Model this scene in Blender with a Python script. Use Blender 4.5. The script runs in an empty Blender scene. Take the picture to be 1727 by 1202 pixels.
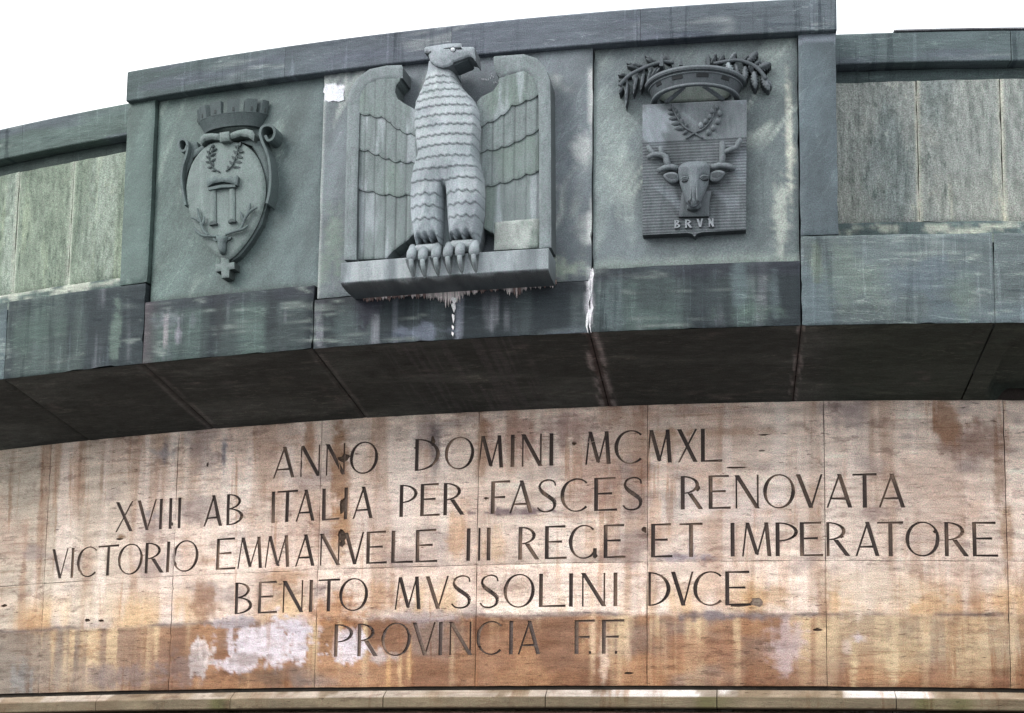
import bpy, math, random
import numpy as np
from mathutils import Vector, Matrix
from mathutils.geometry import delaunay_2d_cdt
random.seed(7); rng = np.random.default_rng(7)
PI = math.pi
scene = bpy.context.scene
COL = scene.collection

# ------------------------------------------------------------------ camera
R = 14.0                       # radius of the inscribed wall (metres); every curved face shares its axis
RB = 1.059484 * R              # radius of the overhanging band and the raised block
CAM = dict(f=2963.02, pitch=0.146259, roll=0.0191376, az=-0.1670645, D=1.69734 * R, cx=748.725, cy=985.033)
def cam_axes():
    a, t, r = CAM['az'], CAM['pitch'], CAM['roll']
    F = np.array([math.sin(a) * math.cos(t), math.cos(a) * math.cos(t), math.sin(t)])
    Rt = np.array([math.cos(a), -math.sin(a), 0.0]); U = np.cross(Rt, F)
    return F, Rt * math.cos(r) + U * math.sin(r), -Rt * math.sin(r) + U * math.cos(r)
CF, CX, CY = cam_axes()
CP = np.array([0, -CAM['D'], 0.0])
cd = bpy.data.cameras.new('camera'); cam = bpy.data.objects.new('camera', cd); COL.objects.link(cam)
M3 = Matrix((CX, CY, -CF)).transposed()
cam.matrix_world = Matrix.Translation(CP) @ M3.to_4x4()
cd.sensor_fit = 'HORIZONTAL'; cd.sensor_width = 36.0
cd.lens = CAM['f'] / 1727 * 36
cd.shift_x = (863.5 - CAM['cx']) / 1727
cd.shift_y = (CAM['cy'] - 601) / 1727
cd.clip_end = 2000; cd.clip_start = 0.1
scene.camera = cam

# ------------------------------------------------------------------ sky, sun, exposure
SUN_EL, SUN_AZ = math.radians(31), math.radians(-50)      # azimuth measured from the camera's back (-Y) towards -X
world = bpy.data.worlds.new('World'); scene.world = world; world.use_nodes = True
nt = world.node_tree; nt.nodes.clear()
wo = nt.nodes.new('ShaderNodeOutputWorld'); bg = nt.nodes.new('ShaderNodeBackground')
sky = nt.nodes.new('ShaderNodeTexSky'); sky.sky_type = 'NISHITA'; sky.sun_disc = False
sky.sun_elevation = SUN_EL
sundir = Vector((math.sin(SUN_AZ) * math.cos(SUN_EL), -math.cos(SUN_AZ) * math.cos(SUN_EL), math.sin(SUN_EL)))
sky.sun_rotation = math.atan2(sundir.x, sundir.y)
mixc = nt.nodes.new('ShaderNodeMix'); mixc.data_type = 'RGBA'
tcw = nt.nodes.new('ShaderNodeTexCoord'); nw = nt.nodes.new('ShaderNodeTexNoise'); rw = nt.nodes.new('ShaderNodeValToRGB')
nw.inputs['Scale'].default_value = 2.2; nw.inputs['Detail'].default_value = 5
rw.color_ramp.elements[0].position = .35; rw.color_ramp.elements[0].color = (10.6, 11.5, 12.2, 1)
rw.color_ramp.elements[1].position = .62; rw.color_ramp.elements[1].color = (13.4, 13.5, 13.6, 1)
nt.links.new(tcw.outputs['Generated'], nw.inputs['Vector']); nt.links.new(nw.outputs['Fac'], rw.inputs['Fac'])
mixc.inputs[0].default_value = 0.93
nt.links.new(sky.outputs['Color'], mixc.inputs[6]); nt.links.new(rw.outputs['Color'], mixc.inputs[7])
nt.links.new(mixc.outputs[2], bg.inputs['Color']); bg.inputs['Strength'].default_value = 0.1
nt.links.new(bg.outputs[0], wo.inputs[0])
sl = bpy.data.lights.new('sun', 'SUN'); sl.energy = 1.45; sl.angle = math.radians(32); sl.color = (1, .975, .94)
so = bpy.data.objects.new('sun', sl); COL.objects.link(so)
so.rotation_euler = (-sundir).to_track_quat('-Z', 'Y').to_euler(); so.location = (-20, -30, 30)
vs = scene.view_settings; vs.view_transform = 'Standard'; vs.look = 'None'; vs.gamma = 1; vs.exposure = 0.55
vs.use_curve_mapping = False
try:
    scene.cycles.max_bounces = 6
except Exception: pass

# ------------------------------------------------------------------ coordinates
# (u, z, d): u = arc length along the inscribed wall, z = height above the eye, d = distance outwards from radius RB
def W(u, z, d, base=RB):
    ph = np.asarray(u) / R; r = base + np.asarray(d)
    return np.stack([r * np.sin(ph), -r * np.cos(ph), np.asarray(z) + 0 * r], -1)
def at(x, y, d=0.0, base=RB):
    """where the sight line through a measured point of the survey photo meets the curved face -> (u, z)"""
    v = CF + CX * (x - CAM['cx']) / CAM['f'] - CY * (y - CAM['cy']) / CAM['f']
    r = base + d
    A = v[0]**2 + v[1]**2; B = 2 * (CP[0] * v[0] + CP[1] * v[1]); C = CP[0]**2 + CP[1]**2 - r * r
    s = (-B - math.sqrt(max(B * B - 4 * A * C, 0))) / (2 * A)
    P = CP + s * v
    return (math.atan2(P[0], -P[1]) * R, P[2])
def ats(pts, d=0.0, base=RB): return [at(p[0], p[1], d if len(p) < 3 else p[2], base) for p in pts]
DW = R - RB                    # d of the inscribed wall
def deg(a): return math.radians(a) * R

# ------------------------------------------------------------------ numpy noise
_perm = rng.permutation(4096); _val = rng.random(4096)
def vnoise(x, y, seed=0):
    x = np.asarray(x, float) + seed * 17.31; y = np.asarray(y, float) + seed * 5.77
    xi = np.floor(x).astype(int); yi = np.floor(y).astype(int); fx = x - xi; fy = y - yi
    fx = fx * fx * (3 - 2 * fx); fy = fy * fy * (3 - 2 * fy)
    def h(a, b): return _val[_perm[(_perm[(a + seed * 131) & 4095] + b) & 4095]]
    return (h(xi, yi) * (1 - fx) + h(xi + 1, yi) * fx) * (1 - fy) + (h(xi, yi + 1) * (1 - fx) + h(xi + 1, yi + 1) * fx) * fy
def fbm(x, y, o=4, seed=0):
    t = 0; a = .5; n = 0
    for i in range(o):
        t = t + a * vnoise(np.asarray(x) * 2**i, np.asarray(y) * 2**i, seed + i * 3); n += a; a *= .5
    return t / n
def sst(a, b, x): 
    t = np.clip((x - a) / (b - a), 0, 1); return t * t * (3 - 2 * t)
def mixa(c, d, t): return c + (np.asarray(d)[None, :] - c) * np.asarray(t)[:, None]

# ------------------------------------------------------------------ materials
def stone_mat(name, rough=.8, noise_scale=(1, 1, 1), amount=.25, bump=.25, bscale=60, speck=0, spec=.3, fine=180, grain=.36, layers=()):
    m = bpy.data.materials.new(name); m.use_nodes = True; t = m.node_tree; N = t.nodes; L = t.links
    b = N['Principled BSDF']; b.inputs['Roughness'].default_value = rough; b.inputs['Specular IOR Level'].default_value = spec
    at_ = N.new('ShaderNodeAttribute'); at_.attribute_name = 'tone'
    uv = N.new('ShaderNodeAttribute'); uv.attribute_name = 'wall_uv'
    mp = N.new('ShaderNodeMapping'); mp.inputs['Scale'].default_value = noise_scale; L.new(uv.outputs['Vector'], mp.inputs[0])
    def noise(scale, detail=5, r=.6, vec=None):
        n = N.new('ShaderNodeTexNoise'); n.inputs['Scale'].default_value = scale; n.inputs['Detail'].default_value = detail
        n.inputs['Roughness'].default_value = r; L.new((vec or mp).outputs[0 if vec is None else 'Vector'], n.inputs['Vector']); return n
    n1 = noise(7, 8, .7); n2 = noise(fine, 2, .6, uv)
    mr = N.new('ShaderNodeMapRange'); mr.inputs[1].default_value = .3; mr.inputs[2].default_value = .7
    mr.inputs[3].default_value = 1 - amount; mr.inputs[4].default_value = 1 + amount; L.new(n1.outputs['Fac'], mr.inputs[0])
    mr2 = N.new('ShaderNodeMapRange'); mr2.inputs[1].default_value = .3; mr2.inputs[2].default_value = .7
    mr2.inputs[3].default_value = 1 - grain; mr2.inputs[4].default_value = 1 + grain; L.new(n2.outputs['Fac'], mr2.inputs[0])
    mu = N.new('ShaderNodeMath'); mu.operation = 'MULTIPLY'; L.new(mr.outputs[0], mu.inputs[0]); L.new(mr2.outputs[0], mu.inputs[1])
    vm = N.new('ShaderNodeVectorMath'); vm.operation = 'SCALE'; L.new(at_.outputs['Color'], vm.inputs[0]); L.new(mu.outputs[0], vm.inputs['Scale'])
    # slight mineral colour shift
    nh = noise(90, 3, .6, uv); hm = N.new('ShaderNodeMapRange'); hm.inputs[1].default_value = .35; hm.inputs[2].default_value = .65
    hm.inputs[3].default_value = 0; hm.inputs[4].default_value = 1; L.new(nh.outputs['Fac'], hm.inputs[0])
    mx = N.new('ShaderNodeMix'); mx.data_type = 'RGBA'; mx.inputs[6].default_value = (1.06, .97, 1.03, 1); mx.inputs[7].default_value = (.95, 1.03, .98, 1)
    L.new(hm.outputs[0], mx.inputs[0])
    vm2 = N.new('ShaderNodeVectorMath'); vm2.operation = 'MULTIPLY'; L.new(vm.outputs[0], vm2.inputs[0]); L.new(mx.outputs[2], vm2.inputs[1])
    col = vm2
    for (sx, sy, rot, lo, hi, rgb, amt, msx, msy, ridge) in layers:
        ml = N.new('ShaderNodeMapping'); ml.inputs['Rotation'].default_value = (0, 0, rot); L.new(uv.outputs['Vector'], ml.inputs[0])
        m2 = N.new('ShaderNodeMapping'); m2.inputs['Scale'].default_value = (sx, sy, 1); m2.inputs['Location'].default_value = (sx * 3.7, sy * 1.3, amt * 9); L.new(ml.outputs[0], m2.inputs[0])
        nn = N.new('ShaderNodeTexNoise'); nn.inputs['Scale'].default_value = 1; nn.inputs['Detail'].default_value = 7 if not ridge else 4; nn.inputs['Roughness'].default_value = .68 if not ridge else .5
        nn.inputs['Distortion'].default_value = .25; L.new(m2.outputs[0], nn.inputs['Vector']); f = nn.outputs['Fac']
        if ridge:
            a1 = N.new('ShaderNodeMath'); a1.operation = 'SUBTRACT'; a1.inputs[1].default_value = .5; L.new(f, a1.inputs[0])
            a2 = N.new('ShaderNodeMath'); a2.operation = 'ABSOLUTE'; L.new(a1.outputs[0], a2.inputs[0])
            a3 = N.new('ShaderNodeMath'); a3.operation = 'SUBTRACT'; a3.inputs[0].default_value = 1; L.new(a2.outputs[0], a3.inputs[1]); f = a3.outputs[0]
        q = N.new('ShaderNodeMapRange'); q.interpolation_type = 'SMOOTHSTEP'; q.inputs[1].default_value = lo; q.inputs[2].default_value = hi; q.inputs[3].default_value = 0; q.inputs[4].default_value = amt; L.new(f, q.inputs[0])
        m3 = N.new('ShaderNodeMapping'); m3.inputs['Scale'].default_value = (msx, msy, 1); m3.inputs['Location'].default_value = (sy, sx, 2 + amt); L.new(ml.outputs[0], m3.inputs[0])
        nm = N.new('ShaderNodeTexNoise'); nm.inputs['Scale'].default_value = 1; nm.inputs['Detail'].default_value = 4; L.new(m3.outputs[0], nm.inputs['Vector'])
        qm = N.new('ShaderNodeMapRange'); qm.inputs[1].default_value = .40; qm.inputs[2].default_value = .60; L.new(nm.outputs['Fac'], qm.inputs[0])
        fm = N.new('ShaderNodeMath'); fm.operation = 'MULTIPLY'; L.new(q.outputs[0], fm.inputs[0]); L.new(qm.outputs[0], fm.inputs[1])
        mc = N.new('ShaderNodeMix'); mc.data_type = 'RGBA'; L.new(fm.outputs[0], mc.inputs[0]); L.new(col.outputs[0 if col is vm2 else 2], mc.inputs[6])
        # the layer tints relative to the stone it lies on
        tv = N.new('ShaderNodeVectorMath'); tv.operation = 'MULTIPLY'; tv.inputs[1].default_value = rgb; L.new(col.outputs[0 if col is vm2 else 2], tv.inputs[0])
        L.new(tv.outputs[0], mc.inputs[7]); col = mc
    height = n1
    if speck:
        mp3 = N.new('ShaderNodeMapping'); mp3.inputs['Scale'].default_value = (14, 55, 1); L.new(uv.outputs['Vector'], mp3.inputs[0])
        n3 = N.new('ShaderNodeTexNoise'); n3.inputs['Scale'].default_value = 1; n3.inputs['Detail'].default_value = 4; n3.inputs['Roughness'].default_value = .65
        L.new(mp3.outputs[0], n3.inputs['Vector'])
        r3 = N.new('ShaderNodeMapRange'); r3.inputs[1].default_value = .62; r3.inputs[2].default_value = .72; r3.inputs[3].default_value = 1; r3.inputs[4].default_value = 1 - speck
        L.new(n3.outputs['Fac'], r3.inputs[0])
        vm3 = N.new('ShaderNodeVectorMath'); vm3.operation = 'SCALE'; L.new(col.outputs[2 if layers else 0], vm3.inputs[0]); L.new(r3.outputs[0], vm3.inputs['Scale']); col = vm3
    L.new(col.outputs[0 if (speck or not layers) else 2], b.inputs['Base Color'])
    nb = noise(bscale, 6, .65); bp = N.new('ShaderNodeBump'); bp.inputs['Strength'].default_value = bump; bp.inputs['Distance'].default_value = .01
    ad = N.new('ShaderNodeMath'); ad.operation = 'ADD'; L.new(nb.outputs['Fac'], ad.inputs[0])
    if speck: 
        L.new(r3.outputs[0], ad.inputs[1])
    else: L.new(n1.outputs['Fac'], ad.inputs[1])
    L.new(ad.outputs[0], bp.inputs['Height']); L.new(bp.outputs[0], b.inputs['Normal'])
    return m
M_TRAV = stone_mat('travertine', .75, (1.2, 5, 1), .20, .4, 22, speck=.55, layers=[
    (9, .8, 0, .53, .62, (.66, .49, .38), .7, 1.5, 1.2, 0), (17, 1.2, 0, .56, .66, (1.2, 1.22, 1.24), .5, 1.3, 1.6, 0), (2.6, 44, 0, .54, .60, (.68, .60, .55), .65, 1.6, 4, 0),
    (6, 13, 0, .54, .61, (.50, .44, .44), .65, 1.1, 2.2, 0), (3, 5, 0, .52, .62, (.80, .68, .60), .6, 1.1, 1.2, 0), (14, 75, 0, .60, .64, (.26, .21, .19), .85, 2.0, 5, 0), (5, 6, 0, .56, .66, (1.25, 1.24, 1.26), .6, 1.5, 1.5, 0)])
M_GREEN = stone_mat('green_serpentine', .62, (1, 1, 1), .20, .3, 40, spec=.4, layers=[
    (3, 11, -1.0, .985, .998, (1.6, 1.56, 1.5), .45, 1.2, 1.6, 1), (4, 16, -1.15, .55, .66, (1.42, 1.40, 1.36), .55, 1.5, 2, 0), (5, 12, -1.0, .55, .64, (.66, .68, .70), .7, 1.6, 2, 0), (16, 2, 0, .57, .66, (.66, .68, .70), .45, 2, 1, 0), (30, 34, 0, .60, .66, (1.5, 1.5, 1.45), .5, 3, 3, 0)])
M_VERT = stone_mat('streaky_green_slab', .75, (6, 1, 1), .25, .5, 14, fine=150, grain=.45, layers=[
    (16, 1.3, 0, .53, .62, (.62, .66, .66), .8, 2.5, 1.2, 0), (11, 1.0, 0, .54, .62, (1.38, 1.34, 1.22), .8, 2, 1, 0), (38, 9, 0, .57, .63, (.42, .48, .46), .8, 2, 1.6, 0), (50, 14, 0, .58, .64, (1.5, 1.46, 1.35), .7, 3, 2, 0), (6, 7, 0, .57, .64, (1.04, .98, .92), .6, 1.5, 1.5, 0)])
M_HORI = stone_mat('banded_green_stone', .7, (1, 5, 1), .22, .25, 20, spec=.2, layers=[
    (2.2, 18, .06, .987, .998, (1.9, 1.85, 1.75), .7, 2, 4, 1), (3, 15, .1, .55, .63, (.58, .62, .66), .8, 1.2, 2, 0), (16, .9, 0, .53, .62, (.42, .45, .48), .8, 2, .8, 0), (30, 1.6, 0, .56, .63, (1.8, 1.76, 1.8), .6, 3, 1.5, 0), (8, 40, .05, .60, .66, (1.8, 1.8, 1.7), .6, 2, 3, 0)])
M_DARK = stone_mat('sooty_green_stone', .75, (1.4, 4, 1), .35, .4, 20, spec=.2, layers=[
    (3, 22, .1, .987, .998, (2.8, 2.5, 2.4), .6, 2, 3, 1), (4, 10, 0, .54, .64, (1.9, 1.8, 1.7), .6, 1.2, 1.6, 0), (6, 6, 0, .54, .62, (.45, .45, .45), .7, 1, 1, 0)])
M_CARVE = stone_mat('carved_stone', .7, (3, 1, 1), .16, .25, 60, fine=200, grain=.30, layers=[
    (34, 4, 0, .55, .64, (.60, .64, .64), .6, 3, 2, 0), (22, 5, 0, .56, .65, (1.36, 1.34, 1.32), .6, 3, 2, 0), (9, 9, 0, .56, .65, (.66, .72, .70), .6, 2, 2, 0), (60, 45, 0, .61, .66, (.45, .48, .48), .6, 4, 4, 0)])
M_LET = stone_mat('letter_paint', .8, (1, 1, 1), .35, .2, 60)
M_GROUND = stone_mat('paving_stone', .85, (1, 1, 1), .15, .2, 4, fine=30)

# ------------------------------------------------------------------ colour of the stones (stains, veins, dirt)
RAD_PX = 1 / 303.0
def stains(c, u, z, lst, base=RB, d=0.0, seed=3):
    wob = (fbm(u * 11, z * 7, 4, seed) - .5) * .7 + (fbm(u * 26, z * 2.2, 3, seed + 2) - .5) * .7
    wob2 = (fbm(u * 30, z * 55, 3, seed + 9) - .5)
    for (x, y, rx, ry, col, amt) in lst:
        cu, cz = at(x, y, d, base); rx *= RAD_PX; ry *= RAD_PX
        dd = np.sqrt(((u - cu) / rx)**2 + ((z - cz) / ry)**2) + wob * 1.5 + wob2 * .9
        c = mixa(c, col, amt * ((1 - sst(.35, 1.15, dd)) if amt < .9 else (1 - sst(.80, 1.12, dd)) * (.72 + .28 * sst(.35, .5, fbm(u * 28, z * 34, 3, 17)))))
    return c
G_BASE = np.array([.108, .135, .132]); G_BLUE = np.array([.124, .143, .156]); G_GREEN = np.array([.098, .132, .114])
def green(u, z, seed=0, ang=1.1, vein=.55, tint=(1, 1, 1)):
    t = sst(deg(-15), deg(-7), u)
    c = G_GREEN[None, :] * (1 - t[:, None]) * .45 + G_BASE[None, :] * (1 - t[:, None]) * .55
    t2 = 1 - np.abs(np.clip((u - deg(-5.5)) / deg(7), -1, 1)) * .6
    c = c + (G_BASE[None, :] * (1 - t2[:, None]) + G_BLUE[None, :] * t2[:, None]) * t[:, None]
    p = u * math.cos(ang) + z * math.sin(ang); q = -u * math.sin(ang) + z * math.cos(ang)
    q = q + .12 * (fbm(u * 2.2, z * 2.2, 3, seed + 5) - .5)
    n = fbm(p * 1.6, q * 9, 5, seed); c = c * (1 + (n - .5) * .75)[:, None]
    b = fbm(u * 1.5, z * 1.5, 3, seed + 20); c = c * (1 + (b - .5) * .5)[:, None]
    v = fbm(p * 1.1, q * 6, 3, seed + 11); ridge = np.clip(1 - np.abs(v - .5) * 22, 0, 1) * sst(.45, .7, fbm(u * 3, z * 3, 2, seed + 31))
    c = mixa(c, (.42, .46, .42), ridge * vein)
    return c * np.asarray(tint)[None, :]
def trav(u, z, tint=1.0, seed=0):
    n = len(u)
    c = np.tile(np.array([.72, .61, .525]), (n, 1))
    # far left is greyer
    c = mixa(c, (.47, .42, .345), (1 - sst(deg(-19), deg(-12), u)) * .8)
    hv = fbm(u * 1.3 + seed, z * 22, 5, 2 + seed % 3); c = c * (1 + (hv - .5) * .7)[:, None]
    vs_ = fbm(u * 8, z * .7, 4, 8); c = mixa(c, (.38, .26, .19), sst(.54, .70, vs_) * .6)
    bl = fbm(u * 2.4, z * 2.1, 4, 14); c = mixa(c, (.52, .39, .32), sst(.5, .68, bl) * .5)
    lt = fbm(u * 11, z * 1.1, 3, 40); c = mixa(c, (.82, .74, .67), sst(.54, .72, lt) * .5)
    gr = fbm(u * 3.3, z * 6, 5, 77); c = mixa(c, (.30, .255, .25), sst(.60, .74, gr) * .55)
    c = stains(c, u, z, TR_STAINS, R, 0)
    # splash zone: brown crust below an uneven tide line, washed by pale runs
    tide = 1.283 + .035 * (fbm(u * 3.2, u * 0 + 2, 4, 51) - .5) + .012 * (fbm(u * 30, z * 8, 2, 52) - .5)
    up = (1 - sst(tide - .02, tide + .02, z))
    runn = fbm(u * 13, z * .55, 3, 61)
    low = np.tile(np.array([.215, .125, .085]), (n, 1)); low = mixa(low, (.32, .19, .115), sst(.35, .65, fbm(u * 5, z * 3, 4, 90)))
    low = mixa(low, (.22, .17, .145), sst(.5, .72, fbm(u * 2.6, z * 4.5, 4, 66)) * .8)
    low = mixa(low, (.25, .235, .205), (1 - sst(deg(-18), deg(-13), u)) * .75)
    low = low * (1 + (hv - .5) * .5)[:, None]
    fade = sst(.9, 1.22, z)
    low = mixa(low, (.58, .45, .29), sst(.56, .70, runn) * (.25 + .6 * fade))
    low = mixa(low, (.56, .46, .32), sst(deg(1.5), deg(2.4), u) * sst(.93, 1.15, z) * .55)
    c = c + (low - c) * (up * .93)[:, None]
    # creamy ochre wash above the tide line
    och = (1 - up) * (1 - sst(1.36, 1.56, z)); c = mixa(c, (.60, .42, .24), och * sst(.42, .66, fbm(u * 6, z * 1.2, 4, 70)) * .75)
    dl = np.exp(-((z - tide - .004) / .011)**2) * sst(.36, .6, fbm(u * 4, z * 2, 4, 71)); c = mixa(c, (.15, .13, .13), dl * .85)
    c = stains(c, u, z, TR_STAINS2, R, 0, 5)
    lum = c.mean(1, keepdims=True); warm = np.array([1.03, .985, .975])[None, :]
    c = np.clip(lum + (c - lum) * 1.0, .01, 1) * warm           # iron-rich stone
    c = np.clip(.42 + (c - .42) * 1.14, .02, .86)
    return c * tint
BR = (.30, .19, .13); RU = (.42, .25, .14); GY = (.30, .28, .29); WH = (.66, .62, .66); LI = (.72, .62, .56); OC = (.55, .36, .17)
TR_STAINS = [(735, 750, 12, 60, (.20, .18, .18), .8), (378, 765, 8, 40, (.20, .20, .23), .85), (275, 765, 22, 22, (.26, .26, .28), .7), (870, 735, 60, 50, (.42, .28, .23), .75), (960, 720, 70, 35, (.40, .28, .25), .7),
 (1010, 800, 55, 70, (.45, .31, .25), .7), (1120, 740, 60, 20, (.42, .30, .22), .6), (1640, 745, 75, 40, (.33, .24, .20), .85), (1600, 710, 35, 40, (.35, .22, .15), .8), (1430, 700, 40, 30, (.36, .30, .29), .6),
 (1690, 800, 14, 60, (.36, .26, .20), .7), (1215, 730, 120, 9, (.34, .22, .15), .55), (1300, 862, 45, 12, (.50, .36, .27), .6), (865, 862, 65, 7, (.20, .16, .17), .9), (1480, 864, 30, 12, (.33, .26, .24), .7),
 (1150, 940, 60, 9, (.33, .30, .34), .8), (573, 780, 20, 110, (.30, .18, .11), .8), (520, 760, 14, 60, (.34, .22, .15), .7), (812, 760, 12, 70, (.36, .24, .17), .7), (770, 900, 18, 60, (.52, .33, .20), .6), (1075, 790, 18, 90, (.40, .28, .22), .7), (305, 800, 10, 80, (.42, .29, .2), .5), (1700, 900, 12, 60, (.36, .24, .16), .7), (1560, 900, 50, 60, (.62, .52, .45), .5), (575, 900, 22, 60, RU, .75), (350, 945, 20, 16, BR, .7), (250, 868, 30, 10, GY, .7), (205, 905, 12, 4, (.2, .12, .07), .8),
 (1000, 905, 12, 50, RU, .4), (830, 920, 30, 34, OC, .35), (705, 820, 30, 60, LI, .5), (1240, 850, 120, 40, (.74, .66, .62), .6), (1350, 790, 80, 40, (.66, .58, .52), .4), (640, 860, 50, 50, LI, .5),
 (1140, 850, 22, 26, (.34, .31, .29), .5), (35, 830, 60, 90, (.43, .40, .34), .5), (20, 810, 30, 8, (.3, .27, .22), .5), (172, 800, 6, 60, (.33, .24, .18), .6), (930, 745, 90, 10, (.32, .26, .24), .4)]
TR_STAINS2 = [(458, 1084, 88, 44, WH, .92), (405, 1120, 60, 14, WH, .9), (400, 1050, 50, 12, (.42, .39, .41), .9), (490, 1060, 40, 30, (.60, .57, .62), .8), (338, 1112, 26, 30, (.74, .68, .66), .9), (590, 1092, 40, 26, WH, .9), (640, 1108, 30, 14, (.5, .46, .45), .7),
 (450, 1142, 60, 20, (.19, .14, .11), .85), (420, 1112, 45, 14, (.20, .15, .12), .6), (520, 1150, 45, 16, (.24, .20, .18), .7), (700, 1040, 90, 12, (.36, .32, .33), .7), (1240, 1038, 110, 10, (.20, .18, .19), .85), (1330, 1085, 32, 50, (.50, .42, .42), .7),
 (1450, 1075, 14, 10, WH, .6), (1430, 1095, 10, 16, (.6, .5, .45), .6), (345, 1010, 34, 40, BR, .75), (560, 1030, 60, 30, (.40, .22, .12), .75), (480, 975, 50, 18, (.42, .27, .17), .7), (640, 1010, 40, 30, (.45, .27, .15), .5),
 (1020, 1110, 9, 50, (.62, .50, .40), .85), (1000, 1070, 6, 60, (.6, .46, .33), .7), (1060, 1080, 6, 50, (.58, .45, .33), .6), (655, 1140, 6, 50, (.55, .36, .20), .8), (690, 1120, 5, 50, (.55, .38, .22), .8), (675, 1145, 4, 40, (.58, .42, .26), .8),
 (200, 1140, 90, 26, (.24, .20, .19), .7), (35, 1140, 40, 34, (.27, .27, .26), .8), (320, 1125, 60, 34, (.22, .18, .17), .6), (1180, 1095, 90, 30, (.33, .20, .14), .6), (840, 1100, 40, 30, (.32, .20, .14), .5),
 (1390, 1010, 14, 50, BR, .6), (1300, 1010, 60, 26, (.45, .30, .17), .6), (1100, 990, 14, 40, (.36, .24, .17), .5), (1500, 995, 110, 34, (.66, .56, .45), .7), (1430, 1010, 30, 40, (.70, .60, .50), .6), (160, 1020, 80, 30, (.62, .54, .43), .5), (90, 985, 60, 20, (.60, .54, .45), .4),
 (1540, 1100, 60, 40, (.50, .40, .26), .5), (1640, 1110, 60, 40, (.46, .36, .24), .5), (1440, 1120, 8, 44, (.62, .52, .34), .7), (1505, 1100, 9, 60, (.60, .50, .34), .7)]

# ------------------------------------------------------------------ mesh builders
def make_obj(name, verts, faces, mat, parent=None, tone=None, uv=None, smooth=False, kind=None):
    me = bpy.data.meshes.new(name)
    verts = np.asarray(verts, float)
    if parent is not None: verts = verts - np.array(parent_origin(parent))
    me.from_pydata(verts.tolist(), [], faces)
    if tone is not None:
        a = me.color_attributes.new('tone', 'FLOAT_COLOR', 'POINT')
        t4 = np.ones((len(verts), 4), np.float32); t4[:, :3] = tone; a.data.foreach_set('color', t4.ravel())
    if uv is not None:
        a = me.attributes.new('wall_uv', 'FLOAT_VECTOR', 'POINT'); a.data.foreach_set('vector', np.asarray(uv, np.float32).ravel())
    me.materials.append(mat)
    if smooth is True: me.polygons.foreach_set('use_smooth', [True] * len(me.polygons))
    elif smooth is not False: me.polygons.foreach_set('use_smooth', [bool(s) for s in smooth])
    me.update()
    o = bpy.data.objects.new(name, me); COL.objects.link(o)
    if parent is not None: o.parent = parent
    if kind: o['kind'] = kind
    return o
def parent_origin(p):
    v = Vector((0, 0, 0))
    while p is not None: v = v + p.location; p = p.parent
    return v
def thing(name, label, cat, u, z, d=0, group=None):
    o = bpy.data.objects.new(name, None); COL.objects.link(o); o.location = W(u, z, d).tolist(); o.empty_display_size = .2
    o['label'] = label; o['category'] = cat
    if group: o['group'] = group
    return o

def resample(pts, step):
    out = []; n = len(pts)
    for i in range(n):
        a = np.array(pts[i], float); b = np.array(pts[(i + 1) % n], float); L = np.hypot(*(b - a))
        if L < 1e-7: continue
        k = max(1, int(round(L / step)))
        for j in range(k): out.append(tuple(a + (b - a) * j / k))
    return out
def smooth_closed(pts, n=4):
    out = []; m = len(pts); P = [np.array(p, float) for p in pts]
    for i in range(m):
        p0, p1, p2, p3 = P[i - 1], P[i], P[(i + 1) % m], P[(i + 2) % m]
        for j in range(n):
            t = j / n
            out.append(tuple(.5 * (2 * p1 + (p2 - p0) * t + (2 * p0 - 5 * p1 + 4 * p2 - p3) * t * t + (3 * p1 - p0 - 3 * p2 + p3) * t**3)))
    return out
def smooth_open(pts, n=6):
    P = [np.array(p, float) for p in pts]; P = [2 * P[0] - P[1]] + P + [2 * P[-1] - P[-2]]; out = []
    for i in range(1, len(P) - 2):
        p0, p1, p2, p3 = P[i - 1:i + 3]
        for j in range(n):
            t = j / n
            out.append(.5 * (2 * p1 + (p2 - p0) * t + (2 * p0 - 5 * p1 + 4 * p2 - p3) * t * t + (3 * p1 - p0 - 3 * p2 + p3) * t**3))
    out.append(P[-2]); return out
def seg_dist(px_, py_, poly, closed=True):
    d = np.full(len(px_), 1e9); n = len(poly)
    for i in range(n if closed else n - 1):
        ax, ay = poly[i]; bx, by = poly[(i + 1) % n]; vx, vy = bx - ax, by - ay; L = vx * vx + vy * vy
        if L < 1e-14: continue
        t = np.clip(((px_ - ax) * vx + (py_ - ay) * vy) / L, 0, 1)
        d = np.minimum(d, np.hypot(px_ - ax - t * vx, py_ - ay - t * vy))
    return d
def inside(px_, py_, poly):
    c = np.zeros(len(px_), bool); n = len(poly)
    for i in range(n):
        x1, y1 = poly[i]; x2, y2 = poly[(i + 1) % n]
        if y1 == y2: continue
        m = ((y1 > py_) != (y2 > py_)) & (px_ < (x2 - x1) * (py_ - y1) / (y2 - y1) + x1)
        c ^= m
    return c
def area(p): return .5 * sum(p[i][0] * p[(i + 1) % len(p)][1] - p[(i + 1) % len(p)][0] * p[i][1] for i in range(len(p)))
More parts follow.
